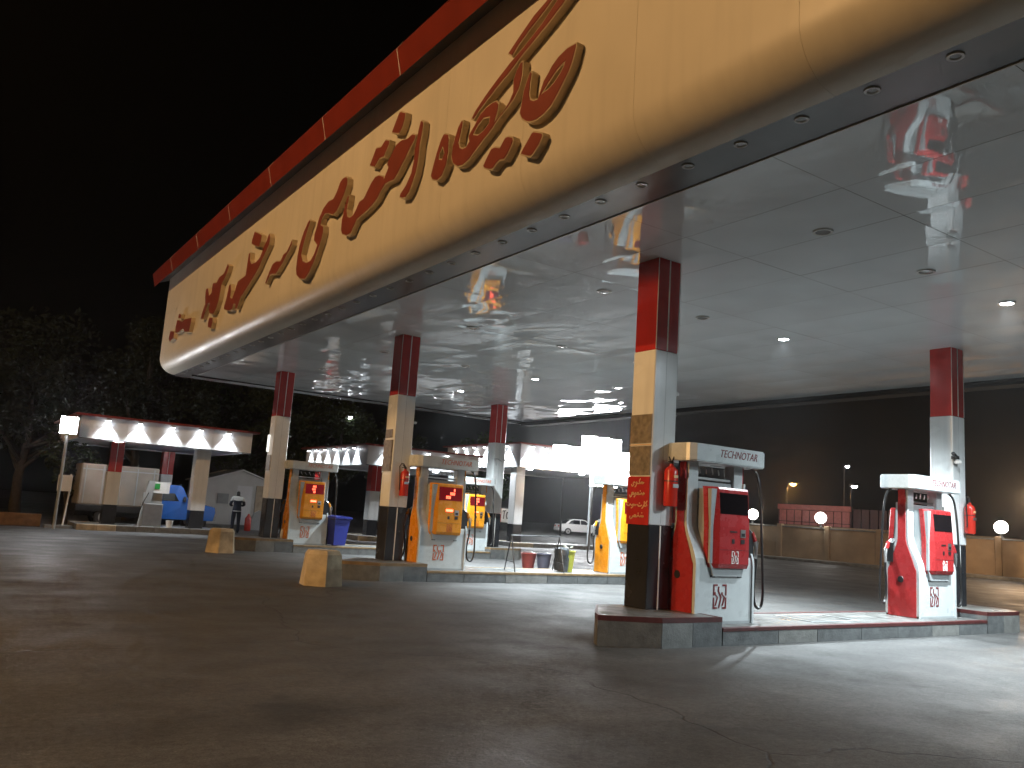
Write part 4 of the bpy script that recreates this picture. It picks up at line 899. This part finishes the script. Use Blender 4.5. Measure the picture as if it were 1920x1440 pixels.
# ------------------------------------------------------------------ people
def person(label, x, y, rot, jacket, yoke, legs, arm_pose):
    J = dict(pelvis=(0,0,.92), spine=(0,.0,1.10), chest=(0,.01,1.32), neck=(0,.0,1.47), head=(0,.015,1.58), top=(0,.01,1.68),
             hl=(-.09,0,.88), kl=(-.11,.02,.48), al=(-.12,-.02,.09), tl=(-.13,.12,.04), hr=(.09,0,.88), kr=(.11,.03,.48), ar=(.12,.0,.09), tr=(.14,.14,.04),
             sl=(-.18,0,1.40), el=arm_pose[0], wl=arm_pose[1], fl=arm_pose[2], sr=(.18,0,1.40), er=arm_pose[3], wr=arm_pose[4], fr=arm_pose[5])
    Rr = dict(pelvis=(.155,.115), spine=(.15,.11), chest=(.17,.12), neck=(.06,.06), head=(.085,.10), top=(.06,.07), hl=(.10,.11), kl=(.07,.075), al=(.05,.055), tl=(.045,.035), hr=(.10,.11), kr=(.07,.075), ar=(.05,.055), tr=(.045,.035),
              sl=(.085,.085), el=(.062,.062), wl=(.042,.042), fl=(.035,.045), sr=(.085,.085), er=(.062,.062), wr=(.042,.042), fr=(.035,.045))
    E_ = [('pelvis','spine'),('spine','chest'),('chest','neck'),('neck','head'),('head','top'),('pelvis','hl'),('hl','kl'),('kl','al'),('al','tl'),('pelvis','hr'),('hr','kr'),('kr','ar'),('ar','tr'),('chest','sl'),('sl','el'),('el','wl'),('wl','fl'),('chest','sr'),('sr','er'),('er','wr'),('wr','fr')]
    K = list(J); me = bpy.data.meshes.new('figure'); me.from_pydata([J[k] for k in K], [(K.index(a), K.index(b)) for a, b in E_], [])
    o = bpy.data.objects.new('figure', me); COL.objects.link(o)
    md = o.modifiers.new('skin', 'SKIN'); md.use_smooth_shade = True
    for k, v in zip(K, me.skin_vertices[0].data): v.radius = Rr[k]; v.use_root = (k == 'pelvis')
    sb = o.modifiers.new('sub', 'SUBSURF'); sb.levels = 2; sb.render_levels = 2
    dg = bpy.context.evaluated_depsgraph_get(); nm = bpy.data.meshes.new_from_object(o.evaluated_get(dg)); bpy.data.objects.remove(o)
    skin = MATS.get('skin') or mat('skin', (0.30, 0.17, 0.11), 0.5); hair = MATS.get('hair') or mat('hair', (0.01, 0.009, 0.008), 0.5); shoe = MATS.get('shoe') or mat('shoe', (0.01,.01,.01), .5)
    nm.materials.clear()
    for q in (jacket, yoke, legs, skin, hair, shoe): nm.materials.append(q)
    hands = [Vector(arm_pose[2]), Vector(arm_pose[5])]
    for p in nm.polygons:
        c = p.center; p.use_smooth = True
        if c.z > 1.47: p.material_index = 4 if (c.z > 1.60 or c.y < 0.02) else 3
        elif c.z > 1.29 : p.material_index = 1
        elif c.z > 0.84: p.material_index = 0
        elif c.z > 0.10: p.material_index = 2
        else: p.material_index = 5
        if min((c-h).length for h in hands) < 0.085: p.material_index = 3
        elif c.z <= 0.95 and abs(c.x) > 0.2: p.material_index = 0
    b = link('person', nm, None, (x, y, 0), rot); tag(b, label, 'person'); return b
M_navy = mat('navy_cloth', (0.014, 0.018, 0.035), 0.8); M_wcloth = mat('white_cloth', (0.62, 0.62, 0.60), 0.8); M_jean = mat('dark_trousers', (0.012, 0.014, 0.026), 0.85)
fwd_arms = ((-.27,.02,1.14), (-.20,.22,1.08), (-.14,.30,1.10), (.27,.02,1.14), (.22,.23,1.10), (.15,.31,1.12))
dn_arms = ((-.25,.0,1.13), (-.26,.06,.90), (-.25,.09,.80), (.25,.0,1.13), (.26,.06,.90), (.25,.09,.80))
p1 = person('person seen from behind in navy jacket with white shoulders and dark trousers', 10.15, 34.3, -0.15, M_navy, M_wcloth, M_jean, fwd_arms)
M_hem = mat('pale_hem', (0.5,.5,.48), .8)
m = MB(); m.lathe([(.172,.86),(.178,.88),(.172,.90)], n=20); h_ = m.build('jacket_hem', M_hem, p1); h_.scale = (1, .78, 1)
person('person in dark clothes half hidden behind the floodlit white column', 9.35, 37.6, 0.6, M_jean, M_jean, M_jean, dn_arms)

# ------------------------------------------------------------------ white car
def car(label, x, y, rot, paint):
    t = thing('parked_car', label, 'car', (x, y, 0), rot)
    low = [(-2.1,.32),(2.05,.30),(2.12,.55),(2.02,.72),(1.05,.90),(-1.35,.96),(-2.05,.92),(-2.14,.6)]
    m = MB(); vs = []; n_ = len(low)
    for y_, s in ((-.82,.97),(-.78,1.0),(.78,1.0),(.82,.97)):
        for a, b in low: vs.append((a*s, y_, .62+(b-.62)*s))
    fs = [(q*n_+k, q*n_+(k+1) % n_, (q+1)*n_+(k+1) % n_, (q+1)*n_+k) for q in range(3) for k in range(n_)] + [tuple(range(n_-1,-1,-1)), tuple(range(3*n_,4*n_))]
    m.add(vs, fs); m.build('body', paint, t)
    gh = [(1.05,.90),(.35,1.36),(.05,1.42),(-.75,1.42),(-1.05,1.34),(-1.55,.96)]
    m = MB(); vs = []; n_ = len(gh)
    for y_ in (-.76, .76): vs += [(a, y_*(1-.22*(b-.9)/.5), b) for a, b in gh]
    fs = [(k, (k+1) % n_, n_+(k+1) % n_, n_+k) for k in range(n_)] + [tuple(range(n_-1,-1,-1)), tuple(range(n_,2*n_))]
    m.add(vs, fs); m.build('cabin', paint, t)
    for s in (-1, 1):
        for pl in ([(.82,.96),(.32,1.30),(-.10,1.35),(-.10,.97)], [(-.18,.97),(-.18,1.35),(-.72,1.34),(-1.0,1.24),(-1.28,.99)]):
            m = MB(); m.add([(a, s*(.768*(1-.22*(b-.9)/.5)+.006), b) for a, b in pl], [tuple(range(len(pl)))]); m.build('side_window', M_win, t)
    m = MB(); m.add([(1.0,-.66,.955),(1.0,.66,.955),(.38,.58,1.355),(.38,-.58,1.355)], [(0,1,2,3)]); 
    for k, v in enumerate(m.v): m.v[k] = (v[0]+.012, v[1], v[2]+.012)
    m.build('windscreen', M_win, t)
    m = MB(); m.add([(-1.52,-.64,1.0),(-1.52,.64,1.0),(-1.08,.56,1.33),(-1.08,-.56,1.33)], [(0,1,2,3)])
    for k, v in enumerate(m.v): m.v[k] = (v[0]-.015, v[1], v[2]+.01)
    m.build('rear_window', M_win, t)
    for s in (-1, 1): m = MB(); m.box((-2.12,s*.5-.16,.66),(-2.05,s*.5+.16,.82)); m.build('tail_light', M_red, t)
    m = MB(); m.box((2.02,-.6,.35),(2.15,.6,.52), bev=.02); m.box((-2.18,-.7,.38),(-2.06,.7,.55), bev=.02); m.build('bumper', paint, t)
    for a in (-1.3, 1.28):
        for b in (-.75, .75): wheel(t, a, b, .31, .2)
    return t
M_cwhite = mat('white_car_paint', (0.75, 0.75, 0.75), 0.2, coat=0.5)
car('white car parked far off beyond the folding barrier', 48.2, 59.5, -0.35, M_cwhite)

# ------------------------------------------------------------------ right hand boundary
M_wall = mat('tan_wall_render', (0.33, 0.24, 0.15), 0.85, var=0.2, vscale=1.5, bump=0.25, bscale=12)
def wpt(f): return Vector((39.3, 37.0, 0)).lerp(Vector((43.5, 12.0, 0)), f)
t = thing('boundary_wall', 'long low tan boundary wall at the right carrying globe lamps', 'wall', tuple(wpt(0.5)))
dirv = (wpt(1)-wpt(0)).normalized(); ang = math.atan2(dirv.y, dirv.x); Lw = (wpt(1)-wpt(0)).length
t.rotation_euler = (0, 0, ang)
for k in range(9):
    a = -Lw/2 + Lw*k/9; b = -Lw/2 + Lw*(k+1)/9
    m = MB(); m.box((a+.16, -.10, 0), (b-.16, .10, 1.80)); m.build('wall_panel', M_wall, t)
    m = MB(); m.box((a+.15, -.14, 1.80), (b-.15, .14, 1.88), bev=.02); m.build('coping', M_stone2, t)
    m = MB(); m.box((a-.14, -.17, 0), (a+.14, .17, 1.98), bev=.02); m.build('pier', M_wall, t)
m = MB(); m.box((-Lw/2, -1.6, 0), (Lw/2, -.12, .14), bev=.02)
for k, v in enumerate(m.v): pass
m.build('footing_kerb', M_stone2, t)
M_globe = mat('globe_glass', (0.9, 0.9, 0.88), 0.3, emit=(1.0, 0.97, 0.9), estr=30)
gl = MB(); gl.lathe([(0.0,-.30)]+[(0.30*math.sin(math.pi*k/10), -0.30*math.cos(math.pi*k/10)) for k in range(1,10)]+[(0.0,.30)], n=20); gl = gl.mesh('globe', M_globe)
gb = MB(); gb.lathe([(.10,-.5),(.06,-.44),(.06,-.30),(.12,-.26)], n=12); gb = gb.mesh('lamp_base', M_dark)
for (x, y, lb) in ((39.75, 33.0, 'white globe lamp on the wall just right of the near red pump'), (40.5, 28.95, 'white globe lamp before the red panelled parapet'), (42.1, 20.2, 'white globe lamp at the far right beyond the red extinguisher')):
    t = thing('globe_lamp', lb, 'lamp', (x-.05, y, 2.42), 0, 'globe lamps on the boundary wall'); link('globe', gl, t); link('base', gb, t)
# red panelled parapet behind the wall
M_rp = mat('red_painted_sheet', (0.38, 0.11, 0.10), 0.5, var=0.2); M_rpd = mat('dark_red_sheet', (0.05, 0.012, 0.014), 0.6, var=0.2)
t = thing('red_building', 'low building with a red panelled parapet behind the tan wall', 'building', (44.2, 31.0, 0), ang)
m = MB(); m.box((-3.3, 0.1, 0), (9.0, 4, 2.0)); m.build('wall', M_wall, t)
m = MB(); m.box((-3.35, 0.0, 2.0), (1.3, 0.1, 3.22)); m.build('parapet_backing', M_rpd, t)
for k in range(9):
    a = -3.25 + k*0.5; m = MB(); m.box((a+.02, -.06, 2.22), (a+.46, 0.0, 2.90), bev=.01); m.build('parapet_panel', M_rp, t)
    m = MB(); m.box((a+.02, -.06, 2.02), (a+.46, 0.0, 2.18), bev=.01); m.build('parapet_panel', M_rp, t)
m = MB(); m.box((-3.35, -.10, 2.93), (1.3, .0, 3.24), bev=.02); m.build('parapet_cap', M_rp, t)
for k in range(13):
    m = MB(); m.box((1.4+k*.5, .0, 2.0), (1.84+k*.5, .1, 3.1)); m.build('dark_panel', M_rpd, t)

# ------------------------------------------------------------------ street lamps
M_sod = mat('sodium_lens', (1,1,1), 0.5, emit=(1.0, 0.36, 0.05), estr=60); M_wl = mat('white_lens', (1,1,1), 0.5, emit=(0.95, 0.97, 1.0), estr=60)
def street_lamp(label, x, y, h, lens, power, col, arm=(1.2, 0.0), size=0.16, pr=0.06, cutoff=False):
    t = thing('street_lamp', label, 'street lamp', (x, y, 0), 0, 'street lamps')
    m = MB(); m.tube([(-arm[0], -arm[1], 0), (-arm[0], -arm[1], h-0.5), (-arm[0]*.8, -arm[1]*.8, h), (0, 0, h+0.15)], [pr*1.5, pr, pr*.8, pr*.6], 10); m.build('post', M_dark, t)
    m = MB(); m.box((-size*1.8, -size, h+.08), (size*1.8, size, h+.24), bev=.03); m.build('lamp_head', M_dark, t)
    m = MB(); m.lathe([(0,-.16),(size*.6,-.13),(size*.95,-.05),(size,.0),(0,0)], (0,0,h+.08), 16); m.build('lens', lens, t)
    if power and cutoff:   # cone shaped to light the columns but keep the fascia underside dark
        light('street_bulb', 'SPOT', (0, 0, h-0.22), power, col, t, shadow_soft_size=0.12, spot_size=math.radians(80), spot_blend=0.03, rot=(0, math.radians(-(90-42.5)), 0))
    elif power: light('street_bulb', 'POINT', (0, 0, h-0.22), power, col, t, shadow_soft_size=0.12)
    return t
street_lamp('tall orange sodium mast lamp outside the forecourt at the left', SODIUM[0], SODIUM[1], SODIUM[2], M_sod, 10400, (1.0, 0.58, 0.24), (1.6, 0))
street_lamp('low orange sodium street lamp across the road at the left', -20.0, 8.2, 6.5, M_sod, 11800, (1.0, 0.58, 0.24), (1.6, 0), cutoff=True)
street_lamp('orange street lamp shining over the red panelled parapet', 59.5, 45.3, 5.5, M_sod, 900, (1.0, 0.5, 0.15), (0.8, 0), 0.24)
street_lamp('white street lamp with a red band below, right of the orange one', 60.0, 39.9, 5.4, M_wl, 0, (1,1,1), (0.0, -0.3), 0.22)
street_lamp('small high white street lamp right of the orange one', 70.0, 47.3, 7.9, M_wl, 0, (1,1,1), (0.0, -0.3), 0.18)
street_lamp('orange street lamp at the right edge in front of the tan wall', 36.6, 16.3, 3.6, M_sod, 1500, (1.0, 0.66, 0.38), (-0.9, -0.6), 0.16)
street_lamp('white street lamp over the parked car in the glare', 43.0, 55.0, 6.2, M_wl, 2500, (0.95,0.98,1.0), (0.4, 0), 0.3)  # added lamp, there only to brighten the distant car
street_lamp('small white lamp glowing high in the trees', 20.2, 47.5, 6.6, M_wl, 0, (1,1,1), (0.4, 0), 0.13)

# ------------------------------------------------------------------ distant board with marks
t = thing('banner_board', 'white and red banner with black marks beside the rear column', 'banner', (24.3, 36.0, 0))
m = MB(); m.box((-.75,-.03,1.05),(.45,.03,1.75)); b_ = m.build('board', M_white, t)
m = MB(); m.box((-.75,-.04,1.05),(-.30,-.03,1.75)); m.build('red_patch', M_red, b_)
mm = ribbon([[(-.18,.22),(.0,.24)],[(-.09,.22),(-.12,-.16)],[(.20,.14),(.08,.16),(.04,0),(.08,-.14),(.2,-.12)],[(.26,.16),(.30,-.14),(.42,.2)]], .055); m = MB(); m.add([(u-.02, -.034-t_, 1.40+w) for u, w, t_ in mm.v], mm.f); m.build('lettering', M_dark, b_)
for s in (-.7, .4): m = MB(); m.tube([(s,.05,0),(s,.05,1.75)], .03, 6); m.build('post', M_pgrey, t)

# ------------------------------------------------------------------ trees
M_bark = mat('bark', (0.05, 0.042, 0.034), 0.9, var=0.3, bump=0.6, bscale=20)
def leafmat(name, c):
    m = mat(name, c, 0.9, var=0.35, vscale=1.2, spec=0.15); return m
M_leaf = [leafmat('leaf_olive', (0.035, 0.048, 0.02)), leafmat('leaf_dark', (0.016, 0.024, 0.014)), leafmat('leaf_fresh', (0.06, 0.10, 0.035))]
def tree(label, x, y, h, r, mi, seed, n=7000, base=0.25, leaf=0.14):
    rt = random.Random(seed); t = thing('tree', label, 'tree', (x, y, 0), 0, 'trees around the forecourt')
    m = MB(); top = h*0.55; ends = []
    tr = [(0,0,0), (rt.uniform(-.1,.1), rt.uniform(-.1,.1), h*.18), (rt.uniform(-.2,.2), rt.uniform(-.2,.2), h*.36), (rt.uniform(-.3,.3), rt.uniform(-.3,.3), top)]
    m.tube(tr, [h*.028, h*.02, h*.016, h*.008], 9)
    for k in range(9):
        a = rt.uniform(0, 6.28); z0 = h*rt.uniform(.2, .5); L_ = r*rt.uniform(.5, .9); q = Vector(tr[1]).lerp(Vector(tr[3]), (z0/h-.18)/.4)
        e = Vector((L_*math.cos(a), L_*math.sin(a), z0+h*rt.uniform(.12, .38))); mid = q.lerp(e, .5)+Vector((0,0,-.12*L_))
        m.tube([q, mid, e], [h*.011, h*.007, h*.003], 6); ends.append(e)
    m.build('trunk', M_bark, t)
    # clumps
    cl = []
    for k in range(34):
        u = rt.uniform(-1, 1); a = rt.uniform(0, 6.28); s = (1-u*u)**.5; rad = rt.uniform(.45, 1.0)
        c = Vector((r*rad*s*math.cos(a), r*rad*s*math.sin(a), h*(base+(1-base)*(.5+.46*u*rad)))); cl.append((c, rt.uniform(.16, .34)*r))
    for e in ends: cl.append((e, .25*r))
    vs = []; fs = []
    for k in range(n):
        c, cr = rt.choice(cl); d = Vector((rt.gauss(0,1), rt.gauss(0,1), rt.gauss(0,1))); d = d.normalized()*cr*rt.uniform(.35, 1.08); p = c+d; p.z -= .15*abs(rt.gauss(0,.5))
        if p.z < h*.12: continue
        a = Vector((rt.gauss(0,1), rt.gauss(0,1), rt.gauss(0,.6))).normalized(); b = a.cross(Vector((rt.gauss(0,1), rt.gauss(0,1), rt.gauss(0,1)))).normalized(); L_ = leaf*rt.uniform(.6, 1.3)
        i = len(vs); vs += [tuple(p-a*L_), tuple(p+b*L_*.42), tuple(p+a*L_), tuple(p-b*L_*.42)]; fs.append((i, i+1, i+2, i+3))
    me = bpy.data.meshes.new('crown'); me.from_pydata(vs, [], fs); me.materials.append(M_leaf[mi]); link('crown', me, t)
    return t
tree('tall dark tree behind the left end of the far left canopy', 3.0, 42.0, 9.2, 3.6, 1, 1, 9000)
tree('tallest dark tree rising behind the far left canopy', 7.6, 42.5, 10.4, 3.3, 1, 2, 9000)
tree('dark tree at the extreme left edge', -1.5, 44.0, 8.2, 3.2, 1, 3, 7000)
tree('small bare limbed tree lit beside the square floodlight', 4.3, 36.5, 3.9, 1.1, 0, 9, 900, .35, .10)
tree('olive tree behind the white cabin', 14.3, 46.0, 8.4, 2.9, 0, 4, 8000)
tree('olive tree behind the six wash lights', 18.6, 49.0, 9.0, 3.2, 0, 5, 8000)
tree('dark tree between the middle side canopy and the second column', 22.8, 48.0, 7.6, 2.6, 0, 6, 7000)
tree('fresh green floodlit tree beside the rear column', 27.0, 42.8, 6.6, 2.4, 2, 7, 8000)
# ------------------------------------------------------------------ haze volume added to imitate lens glare
HZ = bpy.data.materials.new('glare_haze'); HZ.use_nodes = True
hn = HZ.node_tree; hn.nodes.remove(hn.nodes['Principled BSDF'])
pv = hn.nodes.new('ShaderNodeVolumePrincipled'); pv.inputs['Density'].default_value = 0.0008; pv.inputs['Anisotropy'].default_value = 0.8; pv.inputs['Color'].default_value = (0.9, 0.92, 0.95, 1)
hn.links.new(pv.outputs[0], hn.nodes['Material Output'].inputs['Volume'])
o = MB().box((-152, -152, -1.0), (152, 152, 18.5)).build('haze', HZ); tag(o, 'thin night haze in the air over the forecourt', kind='stuff')
